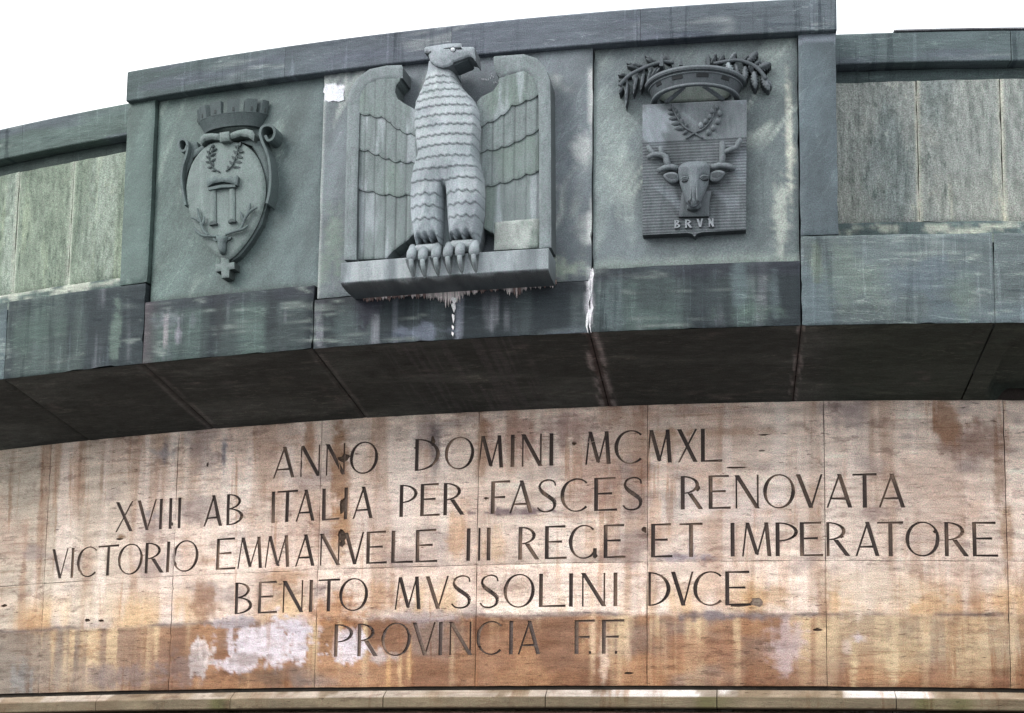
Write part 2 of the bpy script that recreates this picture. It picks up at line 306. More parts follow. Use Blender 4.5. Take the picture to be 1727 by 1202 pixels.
def sheet(outline, res, cuts=(), step=None):
    """triangulate an outline with inner grid points; returns 2-D verts, triangles kept, boundary edges"""
    step = step or res
    if area(outline) < 0: outline = outline[::-1]
    ol = resample(outline, step) if step else list(outline)
    ox = np.array([p[0] for p in ol]); oy = np.array([p[1] for p in ol])
    c0 = np.array([ox.mean(), oy.mean()])
    gx = np.arange(ox.min() + res * .5, ox.max(), res); gy = np.arange(oy.min() + res * .5, oy.max(), res)
    pts = []
    if len(gx) and len(gy):
        X, Y = np.meshgrid(gx, gy); X = X.ravel(); Y = Y.ravel(); k = inside(X, Y, ol)
        X, Y = X[k], Y[k]
        if len(X):
            k = seg_dist(X, Y, outline) > res * .45; X, Y = X[k], Y[k]
            for c in cuts:
                cx = [p[0] for p in c]; cy = [p[1] for p in c]
                near = (X > min(cx) - res) & (X < max(cx) + res) & (Y > min(cy) - res) & (Y < max(cy) + res)
                if near.any():
                    dd = seg_dist(X[near], Y[near], c); bad = np.zeros(len(X), bool); bad[np.where(near)[0][dd < res * .3]] = True
                    X, Y = X[~bad], Y[~bad]
            pts = list(zip(X, Y))
    V = [Vector((p[0] - c0[0], p[1] - c0[1])) for p in ol]; faces = [list(range(len(ol)))]
    sign = [0]
    for c in cuts:
        sign.append(1 if area(c) > 0 else -1)
        if area(c) < 0: c = c[::-1]
        faces.append(list(range(len(V), len(V) + len(c)))); V += [Vector((p[0] - c0[0], p[1] - c0[1])) for p in c]
    V += [Vector((p[0] - c0[0], p[1] - c0[1])) for p in pts]
    vo, eo, fo, ov, oe, of = delaunay_2d_cdt(V, [], faces, 0, 1e-6)
    tris = []
    for f, o in zip(fo, of):
        if 0 in o and sum(sign[k] for k in o) <= 0: tris.append(tuple(f))
    P = np.array([(v[0] + c0[0], v[1] + c0[1]) for v in vo])
    used = {}
    for t in tris:
        for i in range(3):
            a, b = t[i], t[(i + 1) % 3]; used[(a, b)] = used.get((a, b), 0) + 1
    bnd = [(a, b) for (a, b) in used if (b, a) not in used]
    return P, tris, bnd
def union_sheet(polys):
    V = []; faces = []
    for c in polys:
        if area(c) < 0: c = c[::-1]
        faces.append(list(range(len(V), len(V) + len(c)))); V += [Vector(p) for p in c]
    vo, eo, fo, ov, oe, of = delaunay_2d_cdt(V, [], faces, 0, 1e-6)
    tris = [tuple(f) for f, o in zip(fo, of) if len(o)]
    P = np.array([(v[0], v[1]) for v in vo]); used = {}
    for t in tris:
        for i in range(3): used[(t[i], t[(i + 1) % 3])] = 1
    return P, tris, [e for e in used if (e[1], e[0]) not in used]
def build(name, P, tris, bnd, dfun, dback, mat, parent, colfn, base=RB, side_tone=.8, smooth=True, kind=None, extra_darkening=None):
    """front sheet at depth dfun(u,z) plus side walls down to dback"""
    u, z = P[:, 0], P[:, 1]; d = np.asarray(dfun(u, z)) + np.zeros(len(u))
    V = W(u, z, d, base); T = colfn(u, z)
    if T.shape[0] != len(u): T = np.tile(T, (len(u), 1))
    if extra_darkening is not None: T = T * (1 - extra_darkening(u, z, d))[:, None]
    UV = np.stack([u, z, d], -1)
    n = len(u); F = list(tris); bi = sorted({i for e in bnd for i in e}); mp = {b: k for k, b in enumerate(bi)}
    m = len(bi); db = dback(u[bi], z[bi]) if callable(dback) else np.full(m, dback)
    Vt = V[bi]; Vb = W(u[bi], z[bi], db, base)
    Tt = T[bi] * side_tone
    UVb = UV[bi].copy(); UVb[:, 2] = db; UVb[:, 1] += .02
    for a, b in bnd: F.append((n + mp[a], n + m + mp[a], n + m + mp[b], n + mp[b]))
    sm = [smooth] * len(tris) + [False] * len(bnd)
    return make_obj(name, np.vstack([V, Vt, Vb]), F, mat, parent, np.vstack([T, Tt, Tt]), np.vstack([UV, UV[bi], UVb]), sm, kind)
def rect(u0, u1, z0, z1): return [(u0, z0), (u1, z0), (u1, z1), (u0, z1)]
def rough_rect(u0, u1, z0, z1, j=.003, step=.06, seed=0):
    pts = resample(rect(u0, u1, z0, z1), step)
    return [(a + (vnoise([a * 9], [b * 9], seed)[0] - .5) * 2 * j * (0 if abs(a - u0) > 1e-4 and abs(a - u1) > 1e-4 else 1),
             b + (vnoise([a * 9], [b * 9], seed + 4)[0] - .5) * 2 * j * (0 if abs(b - z0) > 1e-4 and abs(b - z1) > 1e-4 else 1)) for a, b in pts]
def chipped(pts, u0, u1, z0, z1, seed, amt=.007):
    out = []
    for (a, b) in pts:
        k = vnoise([a * 13], [b * 13], seed + 8)[0]; c = max(0, k - .72) / .28 * amt
        out.append((a + (c if a < u0 + .006 else -c if a > u1 - .006 else 0), b + (c if b < z0 + .006 else -c if b > z1 - .006 else 0)))
    return out
def block(name, u0, u1, z0, z1, d, dback, mat, parent, colfn, res=.02, base=RB, cuts=(), gap=.0025, bev=.006, wave=.0015, j=.002, seed=0, extra=None, side_tone=.8):
    ol = rough_rect(u0 + gap, u1 - gap, z0 + gap, z1 - gap, j, .028, seed)
    if res < .05: ol = chipped(ol, u0, u1, z0, z1, seed)
    # loose points are graded towards the arris so that it rounds off
    P, tris, bnd = sheet(ol, res, cuts, .03)
    def dfun(u, z):
        e = np.minimum(np.minimum(u - u0, u1 - u), np.minimum(z - z0, z1 - z)) - gap
        r = d + wave * (fbm(u * 3, z * 3, 3, seed + 2) - .5) * 2
        return r - bev * (1 - sst(0, bev * 1.2, e))
    dd = (lambda u, z: dfun(u, z) + extra(u, z)) if extra else dfun
    return build(name, P, tris, bnd, dd, dback, mat, parent, colfn, base, side_tone)
def simple_box(name, u0, u1, z0, z1, d0, d1, mat, parent, tone, base=RB, nu=None):
    nu = nu or max(1, int((u1 - u0) / .12)); us = np.linspace(u0, u1, nu + 1); V = []; F = []
    for u in us:
        for (z, d) in ((z0, d0), (z0, d1), (z1, d1), (z1, d0)): V.append(W(u, z, d, base))
    for i in range(nu):
        for k in range(4): F.append((4 * i + k, 4 * i + 4 + k, 4 * i + 4 + (k + 1) % 4, 4 * i + (k + 1) % 4))
    F.append((0, 1, 2, 3)); F.append((4 * nu + 3, 4 * nu + 2, 4 * nu + 1, 4 * nu))
    uv = [(u, z, d) for u in us for (z, d) in ((z0, d0), (z0, d1), (z1, d1), (z1, d0))]
    return make_obj(name, V, F, mat, parent, np.tile(np.array(tone), (len(V), 1)), uv)
def profile_bar(name, u0, u1, prof, mat, parent, colfn, base=RB, res=.03, gap=.0015, smooth=False):
    """extrude a (z, d) profile along the curve, closed at both ends"""
    nu = max(2, int((u1 - u0) / res)); us = np.linspace(u0 + gap, u1 - gap, nu + 1); K = len(prof)
    U = np.repeat(us, K); Z = np.tile([p[0] for p in prof], nu + 1); D = np.tile([p[1] for p in prof], nu + 1)
    V = W(U, Z, D, base); F = []
    for i in range(nu):
        for k in range(K):
            F.append((K * i + k, K * i + K + k, K * i + K + (k + 1) % K, K * i + (k + 1) % K))
    F.append(tuple(range(K))); F.append(tuple(range(K * nu + K - 1, K * nu - 1, -1)))
    # split vertices per profile edge is avoided: flat shading keeps the arrises
    uvz = Z - D * .7
    return make_obj(name, V, F, mat, parent, colfn(U, Z, D), np.stack([U, uvz, D * 0], -1), smooth)

# relief shapes --------------------------------------------------------------
def cons(c, var=.12, seed=0):
    c = np.array(c, float)
    return lambda u, z: c[None, :] * (1 + (fbm(np.asarray(u) * 14, np.asarray(z) * 9, 4, seed) - .5) * 2 * var)[:, None]
def relief(name, pts, d0, h, parent, tone, res=.012, bev=.01, sm=False, surv=None, mat=None, dome=0, hf=None, cuts=(), darkening=None, side=.7, smooth_n=4, base=RB):
    """carved piece: outline at front depth d0+h, sides down to d0; dome bulges it, bev rounds the arris"""
    dd = d0 + h if surv is None else surv
    ol = ats(pts, dd, base)
    if sm: ol = smooth_closed(ol, smooth_n)
    P, tris, bnd = sheet(ol, res, cuts)
    if len(tris) == 0: return None
    dist = seg_dist(P[:, 0], P[:, 1], ol); mxd = max(dist.max(), 1e-4)
    def dfun(u, z):
        t = np.clip(dist / max(bev, 1e-5), 0, 1); r = d0 + h - min(bev, h * .8) * (1 - np.sqrt(np.clip(1 - (1 - t)**2, 0, 1)))
        if dome: q = np.clip(dist / mxd, 0, 1); r = r + dome * np.sqrt(np.clip(1 - (1 - q)**2, 0, 1))
        if hf is not None: r = r + hf(u, z, dist)
        return r
    col = tone if callable(tone) else cons(tone)
    return build(name, P, tris, bnd, dfun, d0 - .01, mat or M_CARVE, parent, col, base, side, True, None, darkening)  # sides coloured darker than the face, imitating shade on the relief
def tube(name, pts, rad, parent, tone, mat=None, seg=8, squash=1.0, sm=4, base=RB):
    """round moulding through (x, y, d) points; rad is one value or one per point"""
    P = [np.array([*at(p[0], p[1], p[2], base), p[2]]) for p in pts]
    rr = rad if hasattr(rad, '__len__') else [rad] * len(P)
    if sm > 1:
        Q = smooth_open([np.append(p, r) for p, r in zip(P, rr)], sm)
    else: Q = [np.append(p, r) for p, r in zip(P, rr)]
    Q = np.array(Q); C = Q[:, :3]; r = Q[:, 3]; n = len(C); V = []; F = []; UV = []
    for i in range(n):
        t = C[min(i + 1, n - 1)] - C[max(i - 1, 0)]; t = t / (np.linalg.norm(t) + 1e-9)
        a = np.cross(t, [0, 0, 1.0]); 
        if np.linalg.norm(a) < 1e-3: a = np.array([1.0, 0, 0])
        a /= np.linalg.norm(a); b = np.cross(a, t)
        for k in range(seg):
            q = C[i] + r[i] * (a * math.cos(2 * PI * k / seg) + b * math.sin(2 * PI * k / seg) * squash)
            V.append(W(q[0], q[1], q[2], base)); UV.append(q)
    for i in range(n - 1):
        for k in range(seg):
            F.append((i * seg + k, i * seg + (k + 1) % seg, (i + 1) * seg + (k + 1) % seg, (i + 1) * seg + k))
    F.append(tuple(range(seg - 1, -1, -1))); F.append(tuple((n - 1) * seg + k for k in range(seg)))
    UV = np.array(UV); T = (tone if callable(tone) else cons(tone))(UV[:, 0], UV[:, 1])
    return make_obj(name, V, F, mat or M_CARVE, parent, T, UV, True)
def ribbon(name, pts, th, d0, d1, parent, tone, sm=6, mat=None, base=RB):
    """a band standing on edge: thin in the face plane, deep outwards (scroll work)"""
    C = np.array(smooth_open([at(p[0], p[1], d1, base) for p in pts], sm)); n = len(C); L = []; Rr = []
    for i in range(n):
        t = C[min(i + 1, n - 1)] - C[max(i - 1, 0)]; t /= np.linalg.norm(t) + 1e-9; nn = np.array([-t[1], t[0]]) * th / 2
        L.append(C[i] + nn); Rr.append(C[i] - nn)
    V = []; F = []; UV = []
    for i in range(n):
        for q, dd in ((L[i], d0), (L[i], d1), (Rr[i], d1), (Rr[i], d0)): V.append(W(q[0], q[1], dd, base)); UV.append((q[0], q[1], dd))
    for i in range(n - 1):
        for k in range(4): F.append((4 * i + k, 4 * i + (k + 1) % 4, 4 * i + 4 + (k + 1) % 4, 4 * i + 4 + k))
    F.append((3, 2, 1, 0)); F.append((4 * n - 4, 4 * n - 3, 4 * n - 2, 4 * n - 1))
    UV = np.array(UV); T = (tone if callable(tone) else cons(tone))(UV[:, 0], UV[:, 1])
    return make_obj(name, V, F, mat or M_CARVE, parent, T, UV, False)
def leaf_pts(x0, y0, x1, y1, w, lobes=0):
    a = np.array([x0, y0], float); b = np.array([x1, y1], float); v = b - a; L = np.hypot(*v); n = np.array([-v[1], v[0]]) / L
    ts = [0, .12, .3, .5, .7, .86, 1]; wd = [.0, .55, .9, 1, .85, .5, 0]
    if lobes:
        ts = np.linspace(0, 1, 13); wd = [.12 + .9 * math.sin(PI * min(t * .94 + .06, 1))**.7 * (.5 + .5 * (i % 2)) if 0 < t < 1 else .08 for i, t in enumerate(ts)]
    up = [tuple(a + v * t + n * w / 2 * k) for t, k in zip(ts, wd)]; dn = [tuple(a + v * t - n * w / 2 * k) for t, k in zip(ts, wd)]
    return up + dn[::-1][1:-1] if not lobes else up + dn[::-1]

# ================================================================== GROUND AND CORE
def disc(name, r, z, mat, tone, n=64):
    V = [(0, 0, z)] + [(r * math.cos(2 * PI * i / n), r * math.sin(2 * PI * i / n), z) for i in range(n)]
    F = [(0, i + 1, (i + 1) % n + 1) for i in range(n)]
    return make_obj(name, V, F, mat, None, np.tile(np.array(tone), (len(V), 1)), V)
g = disc('ground', 400, -1.6, M_GROUND, (.125, .13, .135)); g['kind'] = 'structure'
U_L, U_R = deg(-34), deg(17.54)          # how far the curved monument is built
Z_WB, Z_MID, Z_WT, Z_BB = .884, 1.580, 2.486, 2.672
Z_WIN_B, Z_WIN_T, Z_CB, Z_CT = 3.152, 3.376, 4.271, 4.466

# ---------------------------------------------------------------- inscribed travertine wall
wall = thing('inscribed_wall', 'stained pale travertine wall with dark incised Latin capitals under the overhang', 'wall', deg(-5), .88, DW)
# letters ---------------------------------------------------------
H = .191; TK = .0225; TN = .0095
def glyph(ch, w, h=H, T=TK, t=TN):
    P = []
    def q(x0, y0, x1, y1, wd):                       # slanted or upright stroke with level ends
        s = abs(y1 - y0) / max(1e-6, math.hypot(x1 - x0, y1 - y0)); hw = wd / 2 / max(s, .3)
        P.append([(x0 - hw, y0), (x0 + hw, y0), (x1 + hw, y1), (x1 - hw, y1)])
    def bar(x0, x1, y, wd=t): P.append([(x0, y - wd / 2), (x1, y - wd / 2 - wd * .15), (x1, y + wd / 2 + wd * .35), (x0, y + wd / 2)])
    def arc(cx, cy, rx, ry, a0, a1, wf, n=18):
        for i in range(n):
            A, B = [math.radians(a0 + (a1 - a0) * k / n) for k in (i, i + 1.02)]
            wa, wb = wf(math.degrees(A)), wf(math.degrees(B))
            P.append([(cx + (rx - wa) * math.cos(A), cy + (ry - wa * .8) * math.sin(A)), (cx + rx * math.cos(A), cy + ry * math.sin(A)),
                      (cx + rx * math.cos(B), cy + ry * math.sin(B)), (cx + (rx - wb) * math.cos(B), cy + (ry - wb * .8) * math.sin(B))])
    def path(pts, n=5):
        Q = smooth_open(pts, n)
        for i in range(len(Q) - 1):
            a, b = np.array(Q[i]), np.array(Q[i + 1]); v = b[:2] - a[:2]; L = np.hypot(*v); 
            if L < 1e-6: continue
            nn = np.array([-v[1], v[0]]) / L
            P.append([tuple(a[:2] - nn * a[2] / 2), tuple(b[:2] + v * .03 - nn * b[2] / 2), tuple(b[:2] + v * .03 + nn * b[2] / 2), tuple(a[:2] + nn * a[2] / 2)])
    if ch == 'I': q(w / 2, 0, w / 2, h, T)
    elif ch == 'A': q(t * .7, 0, w * .52, h, t * 1.1); q(w - T * .6, 0, w * .50, h, T); bar(w * .2, w * .78, h * .27)
    elif ch == 'V': q(T * .6, h, w * .56, 0, T); q(w - t * .7, h, w * .56, 0, t * 1.1)
    elif ch == 'N': q(t, 0, t, h, t); q(T * .5, h, w - T * .45, 0, T); q(w - t, 0, w - t, h, t)
    elif ch == 'M': q(t * .6, 0, w * .17, h, t); q(w * .19, h, w * .52, h * .06, T * .95); q(w * .52, h * .04, w * .83, h, t); q(w * .83, h, w - T * .5, 0, T)
    elif ch == 'X': q(T * .5, h, w - T * .6, 0, T); q(w - t, h, t, 0, t * 1.1)
    elif ch == 'L': q(T / 2, 0, T / 2, h, T); bar(T * .5, w, t / 2)
    elif ch == 'E': q(T / 2, 0, T / 2, h, T); bar(T * .5, w, t / 2); bar(T * .5, w * .78, h * .52); bar(T * .5, w * .93, h - t / 2)
    elif ch == 'F': q(T / 2, 0, T / 2, h, T); bar(T * .5, w * .75, h * .5); bar(T * .5, w, h - t / 2)
    elif ch == 'T': q(w * .5, 0, w * .5, h, T); bar(0, w, h - t / 2)
    elif ch == 'D': q(T / 2, 0, T / 2, h, T); arc(T * .6, h / 2, w - T * .6, h / 2, -90, 90, lambda a: t + (T * 1.02 - t) * math.cos(math.radians(a))**2)
    elif ch == 'O': arc(w / 2, h / 2, w / 2, h / 2 + .002, 0, 360, lambda a: t + (T * .95 - t) * abs(math.cos(math.radians(a + 14)))**2.2, 34)
    elif ch == 'C': arc(w * .56, h / 2, w * .56, h / 2 + .002, 48, 312, lambda a: t + (T - t) * abs(math.cos(math.radians(a + 8)))**2, 26)
    elif ch == 'G': arc(w * .53, h / 2, w * .53, h / 2 + .002, 48, 318, lambda a: t + (T - t) * abs(math.cos(math.radians(a + 8)))**2, 26); P.append([(w * .84, .0), (w * .97, .02), (w * .97, h * .3), (w * .84, h * .3)])
    elif ch == 'P': q(T / 2, 0, T / 2, h, T); arc(T * .6, h * .715, w - T * .6, h * .285, -90, 90, lambda a: t + (T * .9 - t) * math.cos(math.radians(a))**2)
    elif ch == 'B':
        q(T / 2, 0, T / 2, h, T); arc(T * .6, h * .755, w * .84 - T * .6, h * .245, -90, 90, lambda a: t + (T * .85 - t) * math.cos(math.radians(a))**2)
        arc(T * .6, h * .27, w - T * .6, h * .27, -90, 90, lambda a: t + (T - t) * math.cos(math.radians(a))**2)
    elif ch == 'R':
        q(T / 2, 0, T / 2, h, T); arc(T * .6, h * .73, w * .84 - T * .6, h * .27, -90, 90, lambda a: t + (T * .9 - t) * math.cos(math.radians(a))**2)
        q(w * .42, h * .48, w - T * .45, 0, T)
    elif ch == 'S':
        path([(w * .90, h * .80, t), (w * .84, h * .925, t), (w * .58, h * .985, t), (w * .27, h * .92, t * 1.2), (w * .16, h * .76, T * .7), (w * .33, h * .60, T), (w * .60, h * .47, T * 1.05),
              (w * .86, h * .32, T), (w * .84, h * .12, T * .65), (w * .58, h * .02, t * 1.1), (w * .25, h * .04, t), (w * .08, h * .15, t)])
    elif ch == '.': P.append([(0, 0), (TK * .6, 0), (TK * .6, TK * .7), (0, TK * .7)])
    if ch in 'INTLEFPRBDM' and ch != '.':               # small wedge feet
        pass
    return P
LINES = [
 (2.146, [('A', 461, 498), ('N', 506, 541), ('N', 549, 583), ('O', 590, 638), ('D', 700, 742), ('O', 750, 800), ('M', 806, 849), ('I', 861, 868), ('N', 879, 915), ('I', 926, 934), ('M', 987, 1030), ('C', 1036, 1086), ('M', 1090, 1133), ('X', 1142, 1177), ('L', 1182, 1218)]),
 (1.876, [('X', 195, 225), ('V', 231, 264), ('I', 268, 275), ('I', 284, 291), ('I', 299, 306), ('A', 344, 375), ('B', 382, 411), ('I', 457, 464), ('T', 467, 502), ('A', 499, 532), ('L', 543, 573), ('I', 580, 587), ('A', 595, 630), ('P', 674, 704), ('E', 709, 742), ('R', 748, 783),
          ('F', 828, 860), ('A', 859, 899), ('S', 904, 940), ('C', 945, 994), ('E', 1002, 1041), ('S', 1048, 1085), ('R', 1148, 1185), ('E', 1195, 1232), ('N', 1239, 1281), ('O', 1287, 1341), ('V', 1342, 1388), ('A', 1393, 1438), ('T', 1438, 1479), ('A', 1481, 1527)]),
 (1.605, [('V', 87, 115), ('I', 119, 126), ('C', 130, 165), ('T', 165, 200), ('O', 199, 241), ('R', 245, 276), ('I', 280, 287), ('O', 291, 335), ('E', 365, 398), ('M', 401, 443), ('M', 447, 489), ('A', 498, 532), ('N', 539, 574), ('V', 580, 614), ('E', 618, 653), ('L', 660, 697), ('E', 701, 738),
          ('I', 786, 794), ('I', 803, 811), ('I', 820, 828), ('R', 874, 909), ('E', 919, 956), ('G', 959, 1008), ('E', 1018, 1055), ('E', 1098, 1134), ('T', 1146, 1185), ('I', 1231, 1240), ('M', 1251, 1301), ('P', 1308, 1346), ('E', 1349, 1388), ('R', 1392, 1433), ('A', 1442, 1484), ('T', 1480, 1524), ('O', 1527, 1585), ('R', 1593, 1633), ('E', 1640, 1683)]),
 (1.331, [('B', 396, 426), ('E', 435, 468), ('N', 476, 512), ('I', 521, 528), ('T', 536, 573), ('O', 572, 621), ('M', 666, 710), ('V', 717, 757), ('S', 759, 796), ('S', 807, 843), ('O', 849, 902), ('L', 909, 954), ('I', 959, 967), ('N', 980, 1022), ('I', 1034, 1042), ('D', 1091, 1131), ('V', 1131, 1170), ('C', 1169, 1221), ('E', 1223, 1267)]),
 (1.063, [('P', 564, 595), ('R', 603, 637), ('O', 643, 693), ('V', 695, 735), ('I', 739, 747), ('N', 757, 796), ('C', 803, 849), ('I', 858, 866), ('A', 873, 912), ('F', 969, 1003), ('.', 987, 991), ('F', 1015, 1053), ('.', 1031, 1035)])]
def base_y(z, x):                                       # image height of level z on the wall near column x
    y = 900.0
    for _ in range(12):
        y += (at(x, y, 0, R)[1] - z) * 300
    return y
letters = []
for zb, row in LINES:
    for ch, x0, x1 in row:
        yb = base_y(zb, (x0 + x1) / 2); u0 = at(x0, yb - 28, 0, R)[0]; u1 = at(x1, yb - 28, 0, R)[0]; w = u1 - u0
        if ch == '.': u0 += .02
        polys = [[(u0 + x + (rng.random() - .5) * .0008, zb + y + (rng.random() - .5) * .0008) for x, y in p] for p in glyph(ch, w)]
        P, tris, bnd = union_sheet(polys)
        letters.append((ch, zb, P, tris, bnd))
def loops(bnd):
    nxt = {}
    for a, b in bnd: nxt.setdefault(a, []).append(b)
    out = []
    while nxt:
        a = next(iter(nxt)); L = [a]; 
        while True:
            c = nxt[L[-1]].pop(); 
            if not nxt[L[-1]]: del nxt[L[-1]]
            if c == a or c not in nxt: break
            L.append(c)
        out.append(L)
    return out
letter_cuts = []                                        # triangles to cut out of the slabs, per letter
for ch, zb, P, tris, bnd in letters:
    letter_cuts.append((P[:, 0].min(), P[:, 0].max(), P[:, 1].min(), P[:, 1].max(), P, loops(bnd)))
def clip_rect(poly, u0, u1, z0, z1):
    for ax, lim, sg in ((0, u0, 1), (0, u1, -1), (1, z0, 1), (1, z1, -1)):
        out = []
        for i in range(len(poly)):
            a, b = poly[i], poly[(i + 1) % len(poly)]; ia = sg * (a[ax] - lim) >= 0; ib = sg * (b[ax] - lim) >= 0
            if ia: out.append(a)
            if ia != ib:
                t = (lim - a[ax]) / (b[ax] - a[ax]); out.append((a[0] + t * (b[0] - a[0]), a[1] + t * (b[1] - a[1])))
        poly = out
        if len(poly) < 3: return []
    return poly
def jag(x, y, rx, ry, n=11, seed=0, k=.35, base=R):
    c = at(x, y, 0, base); r_ = random.Random(seed)
    return [(c[0] + rx * RAD_PX * math.cos(2 * PI * i / n) * (1 + k * (r_.random() * 2 - 1)), c[1] + ry * RAD_PX * math.sin(2 * PI * i / n) * (1 + k * (r_.random() * 2 - 1))) for i in range(n)]
def crack(pts, w=.003, seed=0, base=R):
    r_ = random.Random(seed); C = resample(ats(pts, 0, base), .03)[:-1]
    C = [p for p in C]; n = len(C)
    # resample closes the loop: keep the forward half only
    A = np.array(ats(pts, 0, base)); L = [A[0]]
    for i in range(len(A) - 1):
        k = max(1, int(np.hypot(*(A[i + 1] - A[i])) / .02))
        for j in range(1, k + 1): L.append(A[i] + (A[i + 1] - A[i]) * j / k)
    L = [p + np.array([(r_.random() - .5), (r_.random() - .5)]) * .010 for p in L]; up = []; dn = []
    for i, p in enumerate(L):
        t = L[min(i + 1, len(L) - 1)] - L[max(i - 1, 0)]; t = t / (np.hypot(*t) + 1e-9); nn = np.array([-t[1], t[0]])
        ww = w * (.25 + r_.random() * 1.1) * (0.2 if i in (0, len(L) - 1) else 1)
        up.append(tuple(p + nn * ww / 2)); dn.append(tuple(p - nn * ww / 2))
    return up + dn[::-1]
SPALLS = [jag(581, 772, 12, 7, 11, 1), jag(578, 853, 6, 14, 11, 2), jag(577, 903, 8, 11, 10, 4), jag(577, 917, 6, 6, 9, 5), jag(730, 744, 4, 9, 8, 6, .5), jag(968, 747, 6, 3.5, 8, 7),
          jag(1177, 823, 5, 5, 8, 8), jag(1276, 1015, 11, 8, 11, 9, .25), jag(1004, 937, 4, 4, 7, 10), jag(1088, 893, 6, 5, 9, 12), jag(1288, 733, 9, 1.6, 9, 13), jag(1285, 760, 6, 1.2, 8, 14),
          jag(202, 909, 7, 2.5, 8, 15), jag(290, 884, 3, 4, 7, 16), jag(1577, 897, 4, 3, 7, 17), jag(1596, 896, 4, 3, 7, 18), jag(1378, 1062, 9, 2.5, 8, 19), jag(147, 1046, 5, 3, 8, 20), jag(171, 1047, 7, 2.5, 8, 21),
          jag(350, 783, 2, 5, 7, 22), jag(820, 840, 5, 2.5, 7, 23), jag(1245, 1021, 16, 2, 8, 24), jag(1060, 1135, 10, 2, 7, 25), jag(7, 1021, 7, 2.5, 8, 27), jag(1240, 788, 22, 1.4, 12, 28),
          jag(1420, 905, 4, 2, 7, 30), jag(700, 755, 3, 2, 7, 31)]
CRACKS = [crack([(510, 742), (505, 765), (512, 785), (507, 800)], .004, 1), crack([(568, 712), (572, 735), (566, 758), (574, 790), (560, 812), (572, 818)], .004, 2), crack([(1212, 776), (1240, 784), (1275, 788)], .004, 3),
          crack([(1390, 945), (1391, 1010), (1394, 1050)], .003, 4), crack([(492, 885), (488, 903), (500, 912), (496, 932)], .004, 5), crack([(935, 747), (975, 746), (1010, 744)], .004, 6), crack([(172, 765), (170, 800), (168, 850)], .002, 7),
          crack([(1640, 1036), (1680, 1032), (1725, 1034)], .005, 8), crack([(1210, 1040), (1290, 1038), (1370, 1036)], .003, 9), crack([(1090, 945), (1092, 1000), (1088, 1050)], .005, 10), crack([(75, 1068), (120, 1064), (190, 1064)], .004, 11)]
PIT_TONE = (.085, .055, .038)
joints = [deg(-18.04 + 4.003 * k) for k in range(-4, 9)]
rows = [(Z_WB, Z_MID), (Z_MID, Z_WT)]
simple_box('backing', U_L, U_R, Z_WB - .9, Z_WT + .16, DW - .6, DW - .05, M_DARK, wall, (.05, .04, .035))
si = 0
def in_view(u0, u1): return u1 > deg(-21) and u0 < deg(8.5)
for (z0, z1) in rows:
    for a, b in zip(joints[:-1], joints[1:]):
        if b < U_L or a > U_R: continue
        si += 1; cuts = []; cut_polys = []
        if in_view(a, b):
            A, B, C0, D0 = a + .006, b - .006, z0 + .006, z1 - .006
            for (mu0, mu1, mz0, mz1, P, LP) in letter_cuts:
                if mu1 < A or mu0 > B or mz1 < C0 or mz0 > D0: continue
                for L in LP:
                    poly = clip_rect([tuple(P[i]) for i in L], A, B, C0, D0)
                    if len(poly) >= 3: cut_polys.append((poly, [tuple(P[i]) for i in L]))
            for s in SPALLS + CRACKS:
                poly = clip_rect(s, A, B, C0, D0)
                if len(poly) >= 3: cut_polys.append((poly, s))
        ol = rough_rect(a + .0015, b - .0015, z0 + .001, z1 - .001, .0018, .05, si)
        res = .0135 if in_view(a, b) else .08
        P, tris, bnd = sheet(ol, res, [c for c, _ in cut_polys], .03)
        # the counters of O, D, P... lie inside the cut ring and belong to the stone: put them back
        step_ = .0025 * (rng.random() - .5)
        tint = 1 + (rng.random() - .5) * .10
        def dfun(u, z, a=a, b=b, z0=z0, z1=z1, s=si, st=step_):
            e = np.minimum(np.minimum(u - a, b - u), np.minimum(z - z0, z1 - z))
            pit = np.clip(fbm(u * 10, z * 45, 4, 33) - .6, 0, .2) * .05
            return DW + st - .004 * (1 - sst(0, .006, e)) - pit
        build('slab', P, tris, bnd, dfun, DW - .0135 if in_view(a, b) else DW - .05, M_TRAV, wall, lambda u, z, t=tint, s=si: trav(u, z, t, s), RB, .45)
# counters (islands of stone inside closed letters) and the sunk letter floors
def let_tone(zb):
    k = {2.146: 1.0, 1.876: 1.0, 1.605: 1.0, 1.331: .95, 1.063: 1.9}[zb]
    def f(u, z):
        n = fbm(u * 16, z * 10, 3, 5); c = np.tile(np.array([.055, .040, .035]) * k, (len(u), 1))
        c = mixa(c, (.24, .16, .115), sst(.52, .72, n) * .85)
        return c
    return f
for ch, zb, P, tris, bnd in letters:
    build('letter', P, tris, bnd, lambda u, z: DW - .0095, DW - .013, M_LET, wall, let_tone(zb), RB, 1, False)
for s in SPALLS:
    if len(s) < 3: continue
    P, tris, bnd = sheet(s, .006, (), .006); c = np.mean(s, 0)
    big = s is SPALLS[7]
    dd = .003 if big else .011
    build('broken_patch' if big else 'chipped_hole', P, tris, bnd, lambda u, z, dd=dd: DW - dd + (fbm(u * 90, z * 90, 3, 3) - .5) * .006, DW - .016, M_TRAV, wall,
          cons((.24, .18, .14) if big else PIT_TONE, .4), RB, 1)

